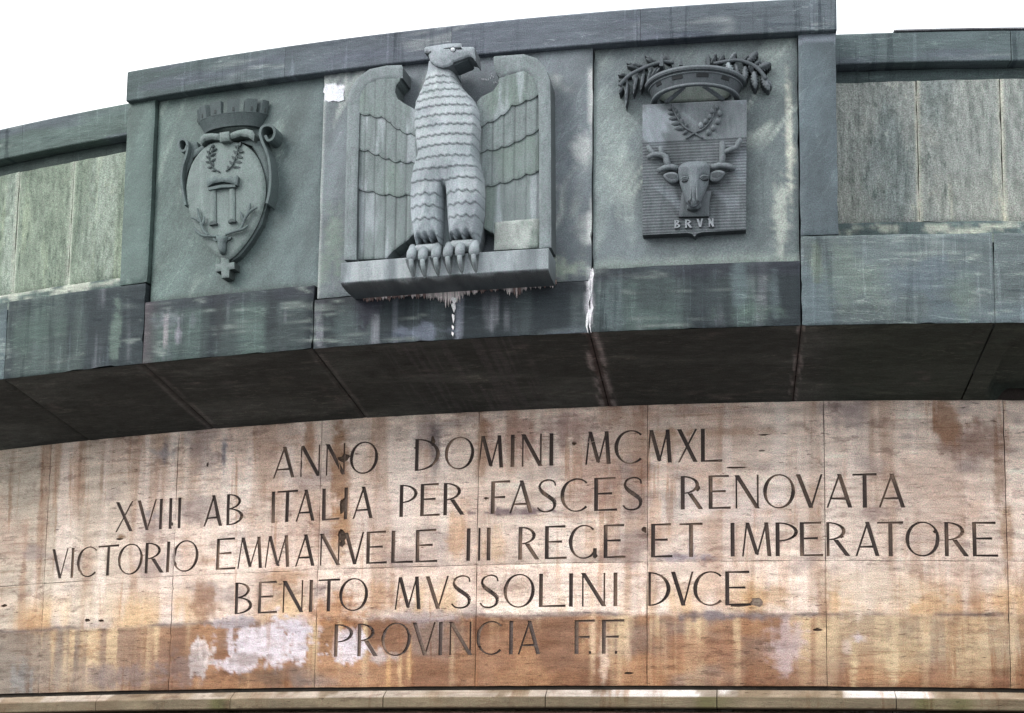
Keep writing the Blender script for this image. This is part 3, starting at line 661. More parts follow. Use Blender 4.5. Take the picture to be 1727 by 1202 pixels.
# ---------------------------------------------------------------- ledge below the inscription
ledge = thing('stone_ledge', 'long weathered ledge with pale chamfered edge running under the inscribed wall', 'ledge', deg(-5), .75, DW)
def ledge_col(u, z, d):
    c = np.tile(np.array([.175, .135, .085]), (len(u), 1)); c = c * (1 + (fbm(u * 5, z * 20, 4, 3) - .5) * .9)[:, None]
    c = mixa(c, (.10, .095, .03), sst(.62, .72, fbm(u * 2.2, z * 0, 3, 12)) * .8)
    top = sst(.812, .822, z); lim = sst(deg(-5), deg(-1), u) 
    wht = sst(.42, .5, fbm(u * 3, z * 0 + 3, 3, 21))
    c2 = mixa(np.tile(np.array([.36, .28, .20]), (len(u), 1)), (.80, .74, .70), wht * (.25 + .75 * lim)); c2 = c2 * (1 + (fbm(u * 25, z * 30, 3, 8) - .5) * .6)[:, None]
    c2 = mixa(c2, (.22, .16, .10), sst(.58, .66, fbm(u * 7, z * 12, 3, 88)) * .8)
    return c + (c2 - c) * top[:, None]  # chamfer coloured paler than the front, as though lit by the sky
lj = [at(x, 1185, .1, R)[0] for x in (160, 387, 645, 919, 1209, 1512)]
lw = deg(4.15); lj = [lj[0] - lw * k for k in range(4, 0, -1)] + lj + [lj[-1] + lw * k for k in range(1, 4)]
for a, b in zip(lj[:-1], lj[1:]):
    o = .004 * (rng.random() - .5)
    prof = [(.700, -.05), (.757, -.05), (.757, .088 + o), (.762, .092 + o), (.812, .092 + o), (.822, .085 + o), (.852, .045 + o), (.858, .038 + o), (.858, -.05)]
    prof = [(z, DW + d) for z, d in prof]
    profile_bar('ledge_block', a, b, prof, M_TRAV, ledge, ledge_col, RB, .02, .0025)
low = thing('lower_wall', 'dark reddish stone wall just showing beneath the ledge', 'wall', deg(-5), -1.6, DW)
for k in range(13):
    a = deg(-34 + 4 * k)
    for z0, z1 in ((-1.6, -.8), (-.8, 0), (0, .74)):
        block('slab', a, a + deg(4), z0, z1, DW + .02, DW - .06, M_TRAV, low, lambda u, z: cons((.16, .09, .065), .6)(u, z), .08)
fill = simple_box('joint_shadow_gap', U_L, U_R, .840, .884, DW - .07, DW - .022, M_DARK, wall, (.03, .025, .02))

# ---------------------------------------------------------------- overhanging band and its dark soffit
band = thing('overhanging_band', 'dark green stone band with sloping sooty soffit jutting out over the inscription', 'stone band', deg(-5), 2.67, 0)
BJ = [deg(a) for a in (-31.0, -24.0, -16.80, -13.02, -8.90, -2.935, 1.29, 5.05, 9.0, 13.2, 17.54)]
BT = [Z_WIN_B] * 3 + [3.038, 2.955, 3.022] + [Z_WIN_B] * 4
def band_col(k):
    def f(u, z):
        n = len(u); c = green(u, z, 60 + k, .08, .25)
        dark = {0: .45, 1: .45, 2: .55, 3: .75, 4: .65, 5: .78, 6: .2, 7: .1}.get(k, .2)
        c = mixa(c, (.033, .046, .048), dark * np.ones(n))
        s = fbm(u * 5.5, z * .5, 4, 41); s2 = fbm(u * 15, z * .7, 3, 42)
        if k in (2, 3, 4, 5):
            c = mixa(c, (.028, .036, .042), sst(.48, .62, s) * .85)
            c = mixa(c, (.10, .14, .13), sst(.56, .68, 1 - s) * .6)
            c = mixa(c, (.26, .27, .30), sst(.62, .76, s2) * sst(.35, .6, fbm(u * 22, z * 5, 3, 43)) * (.75 if k in (3, 4) else .3))
        else:
            c = mixa(c, (.10, .13, .145), sst(.42, .6, fbm(u * 2.5, z * 3, 4, 46)) * .6)
        # darker under the upper arris and at the joints
        if k in (3, 5): c = mixa(c, (.035, .038, .05), sst(BT[k] - .10, BT[k] - .05, z + .02 * (s2 - .5)) * .7)
        if k == 4:
            c = mixa(c, (.030, .032, .038), sst(2.84, 2.97, z + .10 * (s2 - .5)) * .8)
            c = mixa(c, (.22, .26, .31), (1 - sst(2.70, 2.79, z)) * sst(deg(-8), deg(-5), u) * sst(.4, .6, fbm(u * 2, z * 9, 3, 47)) * .6)
            c = mixa(c, (.27, .29, .34), sst(.57, .7, fbm(u * 26, z * .5, 2, 48)) * sst(deg(-7.5), deg(-6.5), u) * (1 - sst(deg(-4.4), deg(-4.0), u)) * .75)
        hl = np.clip(1 - np.abs(fbm(u * 1.2, z * 16, 3, 49) - .5) * 30, 0, 1) * sst(.5, .65, fbm(u * 4, z * 4, 2, 50)); c = mixa(c, (.25, .29, .27), hl * .6)
        if k == 3: c = mixa(c, (.13, .11, .12), (1 - sst(0, .12, np.abs(u - BJ[3]) )) * .6)
        for jx in (BJ[5],):
            wv = .018 + .012 * fbm(z * 20, z * 0, 3, 9)
            c = mixa(c, (.78, .76, .80), (1 - sst(wv * .4, wv, np.abs(u - jx))) * sst(.3, .45, fbm(u * 10, z * 12, 3, 10)))
        c = stains(c, u, z, BAND_ST, RB, 0, 7)
        return c * (.82 if k in (3, 4, 5) else 1.0 if k == 2 else 1.1)
    return f
BAND_ST = [(195, 560, 14, 70, (.13, .175, .15), .7), (60, 560, 60, 40, (.07, .105, .09), .5), (370, 530, 14, 60, (.035, .04, .045), .8), (458, 540, 14, 60, (.03, .037, .042), .8), (425, 560, 22, 50, (.10, .14, .13), .6), (290, 540, 40, 16, (.22, .24, .26), .5),
           (300, 560, 6, 34, (.40, .38, .44), .6), (278, 560, 5, 34, (.42, .38, .40), .6), (620, 525, 26, 30, (.03, .03, .045), .8), (575, 545, 24, 40, (.09, .12, .12), .6), (700, 560, 60, 14, (.25, .28, .36), .5),
           (1245, 490, 14, 60, (.12, .155, .165), .75), (1305, 505, 9, 50, (.11, .14, .15), .7), (1030, 510, 22, 50, (.12, .155, .16), .75), (1200, 500, 26, 50, (.055, .07, .075), .6), (1100, 490, 60, 30, (.045, .055, .06), .6), (1270, 525, 50, 16, (.09, .13, .11), .5),
           (1560, 470, 70, 40, (.10, .125, .145), .7), (1440, 470, 50, 60, (.14, .175, .15), .5), (1620, 500, 30, 40, (.12, .155, .13), .5), (1375, 440, 12, 40, (.15, .18, .13), .5)]
def soff_col(k):
    def f(u, z, d):
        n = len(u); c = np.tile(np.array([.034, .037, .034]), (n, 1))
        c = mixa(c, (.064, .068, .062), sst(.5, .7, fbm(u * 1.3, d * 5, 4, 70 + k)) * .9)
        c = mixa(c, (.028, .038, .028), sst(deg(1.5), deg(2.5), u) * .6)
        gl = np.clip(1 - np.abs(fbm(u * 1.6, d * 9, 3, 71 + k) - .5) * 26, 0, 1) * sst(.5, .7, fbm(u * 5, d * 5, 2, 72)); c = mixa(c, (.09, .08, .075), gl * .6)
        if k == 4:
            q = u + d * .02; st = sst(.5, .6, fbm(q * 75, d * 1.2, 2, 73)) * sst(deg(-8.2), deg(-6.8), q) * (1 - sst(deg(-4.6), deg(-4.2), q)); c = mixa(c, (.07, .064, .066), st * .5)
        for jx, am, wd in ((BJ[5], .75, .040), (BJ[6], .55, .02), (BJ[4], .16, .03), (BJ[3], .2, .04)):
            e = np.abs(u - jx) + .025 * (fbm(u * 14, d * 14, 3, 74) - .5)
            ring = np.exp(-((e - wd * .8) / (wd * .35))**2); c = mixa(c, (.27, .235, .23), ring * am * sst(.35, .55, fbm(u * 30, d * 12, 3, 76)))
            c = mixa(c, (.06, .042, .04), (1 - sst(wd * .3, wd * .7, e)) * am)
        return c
    return f
for k in range(len(BJ) - 1):
    a, b = BJ[k], BJ[k + 1]; vis = b > deg(-20) and a < deg(7)
    block('band_block', a, b, Z_BB, BT[k], 0, -.12, M_HORI, band, band_col(k), .014 if vis else .06, gap=.002, bev=.005, j=.0025, seed=80 + k, wave=.002)
    # soffit: slopes from the band's lower arris in to the head of the wall, with a slight hollow
    step = .012 if vis else .1
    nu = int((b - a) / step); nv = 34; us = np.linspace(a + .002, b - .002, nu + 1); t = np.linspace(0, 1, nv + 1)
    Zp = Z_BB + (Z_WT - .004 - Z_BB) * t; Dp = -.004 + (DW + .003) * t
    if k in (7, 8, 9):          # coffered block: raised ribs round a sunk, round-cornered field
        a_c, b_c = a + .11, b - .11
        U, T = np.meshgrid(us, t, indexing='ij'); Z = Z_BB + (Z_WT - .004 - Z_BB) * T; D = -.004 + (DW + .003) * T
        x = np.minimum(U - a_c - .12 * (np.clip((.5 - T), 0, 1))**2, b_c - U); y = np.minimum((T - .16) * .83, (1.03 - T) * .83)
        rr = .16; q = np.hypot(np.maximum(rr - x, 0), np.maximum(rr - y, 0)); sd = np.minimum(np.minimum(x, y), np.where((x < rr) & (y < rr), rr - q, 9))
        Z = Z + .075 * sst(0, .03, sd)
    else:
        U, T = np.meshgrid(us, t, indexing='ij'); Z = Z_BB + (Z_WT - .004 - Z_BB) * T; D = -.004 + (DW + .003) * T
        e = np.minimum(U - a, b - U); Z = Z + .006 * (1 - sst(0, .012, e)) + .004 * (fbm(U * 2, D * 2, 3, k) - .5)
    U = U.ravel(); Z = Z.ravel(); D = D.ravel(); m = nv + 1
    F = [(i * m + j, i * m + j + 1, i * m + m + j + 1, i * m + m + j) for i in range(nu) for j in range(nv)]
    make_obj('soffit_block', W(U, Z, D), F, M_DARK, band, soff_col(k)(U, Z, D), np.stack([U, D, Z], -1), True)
simple_box('core', U_L, U_R, Z_BB + .10, 2.90, DW - .6, -.13, M_DARK, band, (.04, .04, .04))
simple_box('core', deg(-13), deg(1.3), 2.90, 3.16, -.6, -.10, M_DARK, band, (.04, .04, .04))
# the ledge on top of the band in front of the wing walls
simple_box('band_top', U_L, deg(-15.3), 3.10, 3.149, -.52, -.004, M_HORI, band, (.13, .16, .14)); simple_box('band_top', deg(2.05), U_R, 3.10, 3.149, -.52, -.004, M_HORI, band, (.13, .16, .14))

# ---------------------------------------------------------------- raised block with its pilasters, panels and coping
blockt = thing('raised_block', 'tall raised middle block of smooth blue-green stone carrying the eagle and arms', 'stone block', deg(-6), 2.95, 0)
PL0, PL1, PR0, PR1 = deg(-15.05), deg(-12.93), deg(1.31), deg(2.06)
PL0 = at(209, 300, 0)[0]; PL1 = at(256, 300, 0)[0]; PR0 = at(1348, 250, 0)[0]; PR1 = at(1411.5, 150, 0)[0]
EU0 = at(541, 250, 0)[0]; EU1 = at(998.5, 250, 0)[0]
z_pl = at(230, 478, 0)[1]; z_pr = at(1380, 396, 0)[1]
def col_pl(seed, tint, ang=1.45, vein=.3): return lambda u, z: green(u, z, seed, ang, vein, tint)
block('pilaster', PL0, PL1, z_pl, Z_CB - .002, 0.0, -.6, M_GREEN, blockt, col_pl(1, (.80, .92, .90)), .025, seed=31)
def prcol(u, z):
    c = green(u, z, 2, 1.5, .1, (.72, .78, .86)); return mixa(c, (.20, .23, .27), sst(4.205, 4.215, z) * .9)
block('pilaster', PR0, PR1, z_pr, Z_CB + .004, 0.0, -.6, M_GREEN, blockt, prcol, .02, seed=32)
def panL(u, z):
    c = green(u, z, 3, 1.2, .35, (.92, 1.02, 1.0)); c = mixa(c, (.10, .12, .11), (1 - sst(3.04, 3.09, z + .03 * (fbm(u * 12, z * 12, 3, 4) - .5))) * .5); return c
block('panel', PL1, EU0, 3.038, Z_CB, -.035, -.3, M_GREEN, blockt, panL, .016, seed=33)
def panE(u, z):
    c = green(u, z, 4, 1.15, .6, (1.0, 1.0, 1.03))
    c = mixa(c, (.34, .36, .35), sst(.56, .7, fbm(u * 3, z * 5, 4, 45)) * sst(deg(-4.2), deg(-3.6), u) * .6)
    c = stains(c, u, z, [(562, 157, 19, 15, (.80, .81, .86), 1.0), (980, 250, 16, 30, (.42, .44, .44), .8), (950, 450, 36, 24, (.30, .35, .28), .7), (560, 400, 20, 90, (.19, .25, .20), .5), (905, 380, 20, 60, (.30, .33, .27), .3)], RB, 0, 2)
    e = np.abs(u - EU1); c = mixa(c, (.55, .57, .56), (1 - sst(.006, .03, e)) * sst(.4, .6, fbm(u * 6, z * 7, 3, 46)) * .9)
    c = mixa(c, (.42, .45, .43), (1 - sst(.004, .02, np.abs(u - EU0))) * .5)
    return c
block('panel', EU0, EU1, 2.957, Z_CB, -.006, -.3, M_GREEN, blockt, panE, .015, seed=34)
def panR(u, z):
    c = green(u, z, 5, 1.0, .75, (.98, 1.0, 1.0))
    c = mixa(c, (.24, .285, .275), sst(.48, .64, fbm(u * 1.2 + z * 1.4, (u - z * .7) * 4, 4, 57)) * .55)
    c = stains(c, u, z, [(1332, 240, 8, 110, (.50, .51, .44), .8), (1320, 360, 14, 70, (.42, .45, .40), .6), (1050, 300, 30, 90, (.32, .37, .35), .5)], RB, 0, 2)
    return mixa(c, (.25, .30, .27), (1 - sst(3.03, 3.10, z + .05 * (fbm(u * 14, z * 9, 3, 4) - .5))) * .6)
block('panel', EU1, PR0, 3.024, Z_CB, -.035, -.3, M_GREEN, blockt, panR, .016, seed=35)
def cop_col(tint, seed):
    def f(u, z, d):
        c = green(u, z, seed, .05, .4, tint); vio = sst(deg(-12), deg(-8), u); c = c * (1 + np.outer(vio, np.array([.01, -.03, .0])))
        c = mixa(c, (.10, .11, .14), sst(.52, .68, fbm(u * 1.6, z * 14, 4, seed + 3)) * .5)
        return c
    return f
CO = .035
def coping(name, a, b, z0, z1, d, depth, parent, colf, seed=0, gap=.0008):
    prof = [(z0, d - depth), (z0, d - .004), (z0 + .005, d), (z1 - .012, d), (z1, d - .012), (z1 + .01, d - depth)]
    # a finely divided face so that the stains have somewhere to live
    zs = list(np.linspace(z0 + .005, z1 - .012, 12)); prof = [(z0, d - depth), (z0, d - .05), (z0, d - .004)] + [(z, d) for z in zs] + [(z1, d - .012), (z1 + .004, d - .1), (z1 + .01, d - depth)]
    return profile_bar(name, a, b, prof, M_HORI, parent, colf, RB, .02, gap)
z_ct = float(np.mean([at(x, y, CO)[1] for x, y in ((214, 120.6), (444, 83), (600, 61), (720, 47), (864, 30), (990, 17))]))
z_cb = float(np.mean([at(x, y, CO)[1] for x, y in ((262, 163), (400, 139), (870, 84), (1000, 76.5), (1345, 53))]))
cjs = [at(214, 140, CO)[0], deg(-9.7), deg(-5.9), deg(-1.9), at(1411.5, 40, CO)[0]]
for k, (a, b) in enumerate(zip(cjs[:-1], cjs[1:])):
    coping('coping_block', a, b, z_cb, z_ct, CO, .75, blockt, cop_col((.84, .86, .92), 90 + k))
simple_box('core', PL0 + .02, PR1 - .02, 3.16, z_cb - .001, -1.0, -.29, M_DARK, blockt, (.05, .05, .05))
simple_box('back_facing', PL0, PR1, -1.6, z_cb, -1.7, -1.0, M_GREEN, blockt, (.15, .18, .17))
# white smear of paint left of the eagle
sp = ats([(546, 148), (549, 143), (556, 145), (560, 141), (568, 144), (572, 149), (580, 151), (579, 160), (580, 168), (571, 171), (562, 169), (554, 171), (548, 168), (550, 160), (545, 155)], 0)
P_, t_, b_ = sheet(sp, .01, (), .01); build('paint_smear', P_, t_, b_, lambda u, z: -.002, -.006, M_CARVE, blockt, cons((.70, .71, .76), .25), RB, .8)

# ---------------------------------------------------------------- wing walls either side
def wing(label, u0, u1, edge, dirn, slabcol, gcol, cuts):
    w = thing('wing_wall', label, 'wall', edge, Z_WIN_B, -.45)
    a = edge; n = 0; W_ = deg(1.745)
    js = cuts
    for k, (s0, s1) in enumerate(zip(js[:-1], js[1:])):
        vis = s1 > deg(-20.5) and s0 < deg(8)
        block('slab', s0, s1, Z_WIN_T, 4.189, -.455 + .004 * (rng.random() - .5), -.56, M_VERT, w, lambda u, z, k=k: slabcol(u, z, k), .016 if vis else .08, gap=.0012, j=.004, seed=120 + k, wave=.004, bev=.008)
    simple_box('backing', u0, u1, 3.15, 4.27, -1.2, -.52, M_DARK, w, (.05, .055, .05))
    def fr(u, z): return green(u, z, 7, .1, .2, gcol)
    q = [u0 + (u1 - u0) * i / 3 for i in range(4)]
    for s0, s1 in zip(q[:-1], q[1:]): block('frieze_strip', s0, s1, 4.192, 4.268, -.485, -.53, M_HORI, w, lambda u, z: fr(u, z) * .62, .03, seed=7)
    def crust(u, z):
        c = green(u, z, 8, .1, .3, gcol); return mixa(c, (.45, .47, .40), sst(.45, .62, fbm(u * 9, z * 30, 4, 9)) * .8)
    for s0, s1 in zip(q[:-1], q[1:]): block('base_strip', s0, s1, 3.149, Z_WIN_T - .004, -.425, -.53, M_HORI, w, crust, .02, seed=9, wave=.006)
    cj = sorted([c for c in (deg(-34), deg(-26), deg(-20.2), deg(-15.0), PR1 + .004, at(1705, 80, -.40)[0], deg(11.2), U_R) if u0 - .01 <= c <= u1 + .01])
    cj[0] = u0; cj[-1] = u1
    for i, (s0, s1) in enumerate(zip(cj[:-1], cj[1:])):
        coping('coping_block', s0, s1, 4.269, 4.448 if dirn > 0 else 4.478, -.40, .8, w, cop_col(gcol, 130 + i), gap=.002)
    return w
def slabL(u, z, k):
    c = np.tile(np.array([.215, .262, .205]), (len(u), 1)); s = fbm(u * 6, z * .5, 4, 200); c = mixa(c, (.31, .36, .31), sst(.48, .68, s) * .7)
    c = mixa(c, (.12, .155, .12), sst(.5, .7, fbm(u * 4, z * 1.2, 4, 202)) * .7); c = mixa(c, (.10, .13, .10), sst(.55, .62, fbm(u * 50, z * 16, 3, 203)) * .45)
    for jx in LJ: c = mixa(c, (.46, .50, .42), (1 - sst(.006, .024, np.abs(u - jx))) * .85)
    return c * (1 + (rng.random() - .5) * .06)
def slabR(u, z, k):
    c = np.tile(np.array([.275, .295, .278]), (len(u), 1)); s = fbm(u * 6, z * .5, 4, 210); c = mixa(c, (.31, .335, .31), sst(.48, .68, s) * .75)
    c = mixa(c, (.19, .225, .222), sst(.48, .66, fbm(u * 4, z * 1.3, 4, 212)) * .7); c = mixa(c, (.10, .12, .11), sst(.55, .63, fbm(u * 50, z * 14, 3, 213)) * .5)
    c = mixa(c, (.34, .345, .30), (1 - sst(3.4, 3.8, z)) * sst(.4, .6, fbm(u * 5, z * 4, 3, 214)) * .4)
    for jx in RJ: c = mixa(c, (.50, .50, .42), (1 - sst(.004, .02, np.abs(u - jx))) * .7)
    return c
LJ = [deg(-15.15) - deg(1.76) * k for k in range(0, 12)][::-1]; LJ = LJ[:-1] + [PL0 - .004]
ja, jb = at(120, 350, -.455)[0], at(26, 400, -.455)[0]
LJ = [ja - deg(1.76) * k for k in range(9, 1, -1)] + [jb, ja, PL0 - .002]
RJ = [PR1 + .002, at(1548, 250, -.455)[0], at(1690, 250, -.455)[0]]; RJ += [RJ[-1] + deg(1.76) * k for k in range(1, 7)]
wing('long recessed wall left of the raised block, faced in pale green streaky slabs', U_L, PL0 - .002, PL0, -1, slabL, (.92, .97, .97), LJ)
wr = wing('recessed wall right of the raised block, faced in mottled grey-beige slabs', PR1 + .002, U_R, PR1, 1, slabR, (.84, .94, .93), RJ)
# thin lead strip lying on the right coping
simple_box('lead_flashing', at(1508, 52, -.39)[0], U_R, 4.4495, 4.4575, -.9, -.396, M_DARK, wr, (.17, .17, .185))

# ================================================================== THE EAGLE
def EZ(*p): return [(560 + .391 * a, 50 + .391 * b) + tuple(r) for a, b, *r in p]
def HZ(*p): return [(640 + .16641 * a, 50 + .16641 * b) + tuple(r) for a, b, *r in p]
eu, ez = at(756, 440, .1)
eagle = thing('eagle_relief', 'pale stone eagle with half-spread wings standing on a plinth, head turned to the right', 'relief', eu, ez, 0)
F_U = .0562                                             # width of one feather
def feather_tone(base, seed, g=1.0):
    def f(u, z):
        c = np.tile(np.array(base, float), (len(u), 1)); c = c * (1 + (fbm(u * 30, z * 3, 4, seed) - .5) * .35)[:, None]
        c = mixa(c, (.15, .20, .17), sst(.5, .7, fbm(u * 5, z * 2, 4, seed + 1)) * .55); c = mixa(c, (.38, .42, .45), sst(.56, .7, fbm(u * 22, z * 2.5, 3, seed + 2)) * .5)
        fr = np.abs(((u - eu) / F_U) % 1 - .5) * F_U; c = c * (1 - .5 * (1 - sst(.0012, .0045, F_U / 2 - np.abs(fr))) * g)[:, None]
        return c
    return f
def feather_h(depth, barb=.0015):
    def f(u, z, dist):
        x = ((u - eu) / F_U) % 1
        return -depth * (1 - sst(0, .06, np.minimum(x, 1 - x))) + barb * (fbm(u * 60, z * 5, 3, 4) - .5) * 2
    return f
def wavy(pts, n, amp, round_=True):
    """scalloped hanging edge along a measured line, in image points"""
    P = np.array(pts, float); seg = np.hypot(*np.diff(P, axis=0).T); S = np.concatenate([[0], np.cumsum(seg)]); out = []
    m = n * 6
    for i in range(m + 1):
        t = S[-1] * i / m; x = np.interp(t, S, P[:, 0]); y = np.interp(t, S, P[:, 1]); f = (i % 6) / 6
        k = abs(math.sin(PI * f)) ** (.8 if round_ else 1) if round_ else 1 - abs(2 * f - 1)
        out.append((x, y + amp * k))
    return out
def wing_part(name): 
    o = bpy.data.objects.new(name, None); COL.objects.link(o); o.parent = eagle; return o
BASE_W = (.175, .208, .208)
def wing_build(rim, top, lows, bottom, side):
    wg = wing_part('wing'); wd = .110
    # primaries first, then each covert row a step thicker over it
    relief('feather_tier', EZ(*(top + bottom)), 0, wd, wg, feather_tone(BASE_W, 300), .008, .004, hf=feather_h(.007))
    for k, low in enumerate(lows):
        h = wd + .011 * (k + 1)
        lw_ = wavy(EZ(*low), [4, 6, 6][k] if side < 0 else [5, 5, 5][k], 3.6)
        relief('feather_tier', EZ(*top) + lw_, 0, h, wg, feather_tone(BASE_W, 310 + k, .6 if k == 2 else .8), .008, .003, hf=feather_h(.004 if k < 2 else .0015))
        # thin dark tube painting the shadow line right under the lip
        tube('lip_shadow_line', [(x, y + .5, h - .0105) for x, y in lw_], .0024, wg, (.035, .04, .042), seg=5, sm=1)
    relief('wing_rim', EZ(*rim), 0, wd + .038, wg, cons((.182, .212, .218), .2, 6), .012, .006, side=.5)
    return wg
topL = [(103, 690), (112, 300), (125, 262), (150, 230), (190, 211), (296, 203), (290, 220), (274, 240), (271, 268), (282, 296), (312, 318), (350, 338), (390, 400)]
wing_build([(50, 990), (57, 640), (66, 300), (80, 250), (110, 205), (160, 168), (235, 152), (298, 150), (304, 160), (303, 206), (250, 208), (195, 215), (152, 234), (127, 265), (119, 300), (113, 500), (107, 700), (103, 990)],
           topL, [[(390, 700), (340, 705), (285, 711), (200, 700), (105, 679)], [(390, 566), (330, 566), (265, 560), (205, 538), (150, 515), (108, 508)], [(390, 452), (355, 448), (300, 432), (255, 402), (232, 376), (180, 366), (113, 353)]],
           [(390, 860), (345, 884), (330, 902), (300, 925), (262, 952), (235, 984), (102, 990)], -1)
topR = [(610, 400), (625, 310), (643, 288), (695, 262), (716, 232), (722, 203), (790, 181), (830, 174), (866, 198), (885, 238), (892, 300)]
wing_build([(695, 118), (700, 112), (760, 108), (825, 103), (880, 120), (920, 160), (940, 220), (943, 400), (945, 938), (893, 940), (891, 300), (884, 240), (866, 200), (830, 176), (792, 182), (722, 205), (705, 182), (697, 150)],
           topR[::-1] if False else topR, [[(892, 604), (830, 622), (760, 648), (700, 662), (655, 674), (610, 680)], [(892, 424), (840, 452), (780, 484), (720, 505), (640, 520), (610, 524)], [(892, 274), (840, 300), (775, 322), (735, 362), (680, 392), (640, 409), (610, 415)]],
           [(893, 940), (697, 950), (700, 880), (645, 850), (610, 850)], 1)
wg = [o for o in bpy.data.objects if o.parent is eagle][-1]
relief('repair_patch', EZ((699, 828), (760, 822), (830, 816), (891, 812), (893, 938), (698, 948)), 0, .122, wg, lambda u, z: mixa(cons((.33, .36, .34), .4, 3)(u, z), (.17, .21, .19), sst(.5, .66, fbm(u * 9, z * 7, 4, 12)) * .8), .012, .008, hf=lambda u, z, d: .008 * (fbm(u * 30, z * 30, 4, 9) - .5))
# plinth
pz1 = at(*EZ((500, 968))[0][:2], .23)[1]; pzm = at(*EZ((500, 1052))[0][:2], .24)[1]; pzb = at(*EZ((500, 1134))[0][:2], .0)[1]
pu0 = at(*EZ((38, 1050))[0][:2], .23)[0]; pu1 = at(*EZ((933, 990))[0][:2], .23)[0]
pr = [(pz1, 0), (pz1, .222), (pz1 - .006, .23)] + [(pz1 - .006 - (pz1 - pzm - .006) * k / 8, .23) for k in range(1, 9)] + [(pzm - (pzm - pzb) * math.sin(a), .09 + .14 * math.cos(a)) for a in np.linspace(.15, PI / 2, 9)] + [(pzb, .04), (pzb, 0)]
def pl_col(u, z, d):
    c = cons((.245, .275, .29), .25, 8)(u, z); c = mixa(c, (.12, .14, .15), sst(.5, .7, fbm(u * 18, z * 2, 4, 14)) * .7); c = mixa(c, (.40, .43, .44), sst(.56, .7, fbm(u * 14, z * 3, 3, 15)) * .5)
    c = mixa(c, (.075, .085, .09), (1 - sst(pzb + .01, pzm - .005, z + .03 * (fbm(u * 12, z * 3, 3, 17) - .5))) * .85)  # curved underside coloured darker, painting the shade beneath the plinth
    return c
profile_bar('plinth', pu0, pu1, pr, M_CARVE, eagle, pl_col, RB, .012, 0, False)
# body with scalloped plumage
body_o = EZ((420, 140), (413, 190), (402, 235), (380, 285), (364, 322), (357, 360), (356, 420), (362, 480), (371, 545), (353, 600), (342, 660), (339, 740), (341, 810), (350, 870), (362, 932), (372, 944), (388, 907), (402, 932), (415, 902), (430, 932), (448, 897),
            (465, 937), (476, 925), (482, 880), (486, 700), (489, 685), (492, 700), (501, 850), (510, 925), (522, 900), (540, 922), (553, 892), (575, 922), (592, 890), (622, 927), (632, 905), (641, 850), (650, 790), (653, 700), (650, 640), (638, 590), (627, 545),
            (630, 480), (637, 420), (632, 345), (612, 300), (575, 262), (545, 225), (531, 190), (527, 140))
rows_y = [188, 218, 250, 285, 322, 361, 402, 446, 490, 538, 585, 635, 690, 742, 798, 866]
rows_z = np.array([at(560 + .391 * 495, 50 + .391 * y, .26)[1] for y in rows_y])
legz = rows_z[10]
def plumage(u, z):
    leg = sst(legz + .03, legz - .03, z) if False else (z < legz).astype(float)
    per = .036 + .006 * leg; z = z + .009 * (fbm(u * 9, z * 9, 3, 91) - .5); x = ((u - eu + .012 * (vnoise(z * 16, u * 0, 4) - .5)) / per) % 1
    wave = np.where(z < rows_z[12], (1 - np.abs(2 * x - 1)) * .015, np.abs(np.sin(PI * x)) * .0075)
    zz = z + wave                                      # a scallop hangs down by the wave
    idx = np.searchsorted(-rows_z, -zz)                # number of rows whose line is above zz
    up = np.where(idx > 0, rows_z[np.clip(idx - 1, 0, len(rows_z) - 1)], zz + .08); lo = np.where(idx < len(rows_z), rows_z[np.clip(idx, 0, len(rows_z) - 1)], up - .06)
    fr = np.clip((zz - lo) / np.maximum(up - lo, .01), 0, 1)      # 0 at the hanging edge, 1 just beneath the row above
    return fr, (up - zz)
def body_h(u, z, dist):
    q = np.clip(dist / .024, 0, 1); q2 = np.clip(dist / .16, 0, 1); r = .095 * np.sqrt(np.clip(1 - (1 - q)**2, 0, 1)) + .045 * (1 - (1 - q2)**2)
    fr, below = plumage(u, z)
    return r + .0075 * (1 - fr) ** 1.5
def body_tone(u, z):
    c = np.tile(np.array([.285, .320, .345]), (len(u), 1)); c = c * (1 + (fbm(u * 16, z * 4, 4, 30) - .5) * .5)[:, None]
    c = mixa(c, (.42, .46, .47), sst(.5, .7, fbm(u * 9, z * 7, 4, 31)) * .5); c = mixa(c, (.24, .28, .29), sst(.5, .7, fbm(u * 4, z * 3, 4, 34)) * .4)
    # the belly is greyer than the thighs
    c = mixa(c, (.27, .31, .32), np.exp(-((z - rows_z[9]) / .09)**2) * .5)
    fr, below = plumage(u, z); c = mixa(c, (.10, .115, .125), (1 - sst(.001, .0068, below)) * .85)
    return c
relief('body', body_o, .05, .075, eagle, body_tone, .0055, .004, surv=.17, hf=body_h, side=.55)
relief('tail', EZ((470, 700), (505, 700), (520, 960), (465, 960)), 0, .15, eagle, cons((.16, .19, .20), .2), .02, .01)
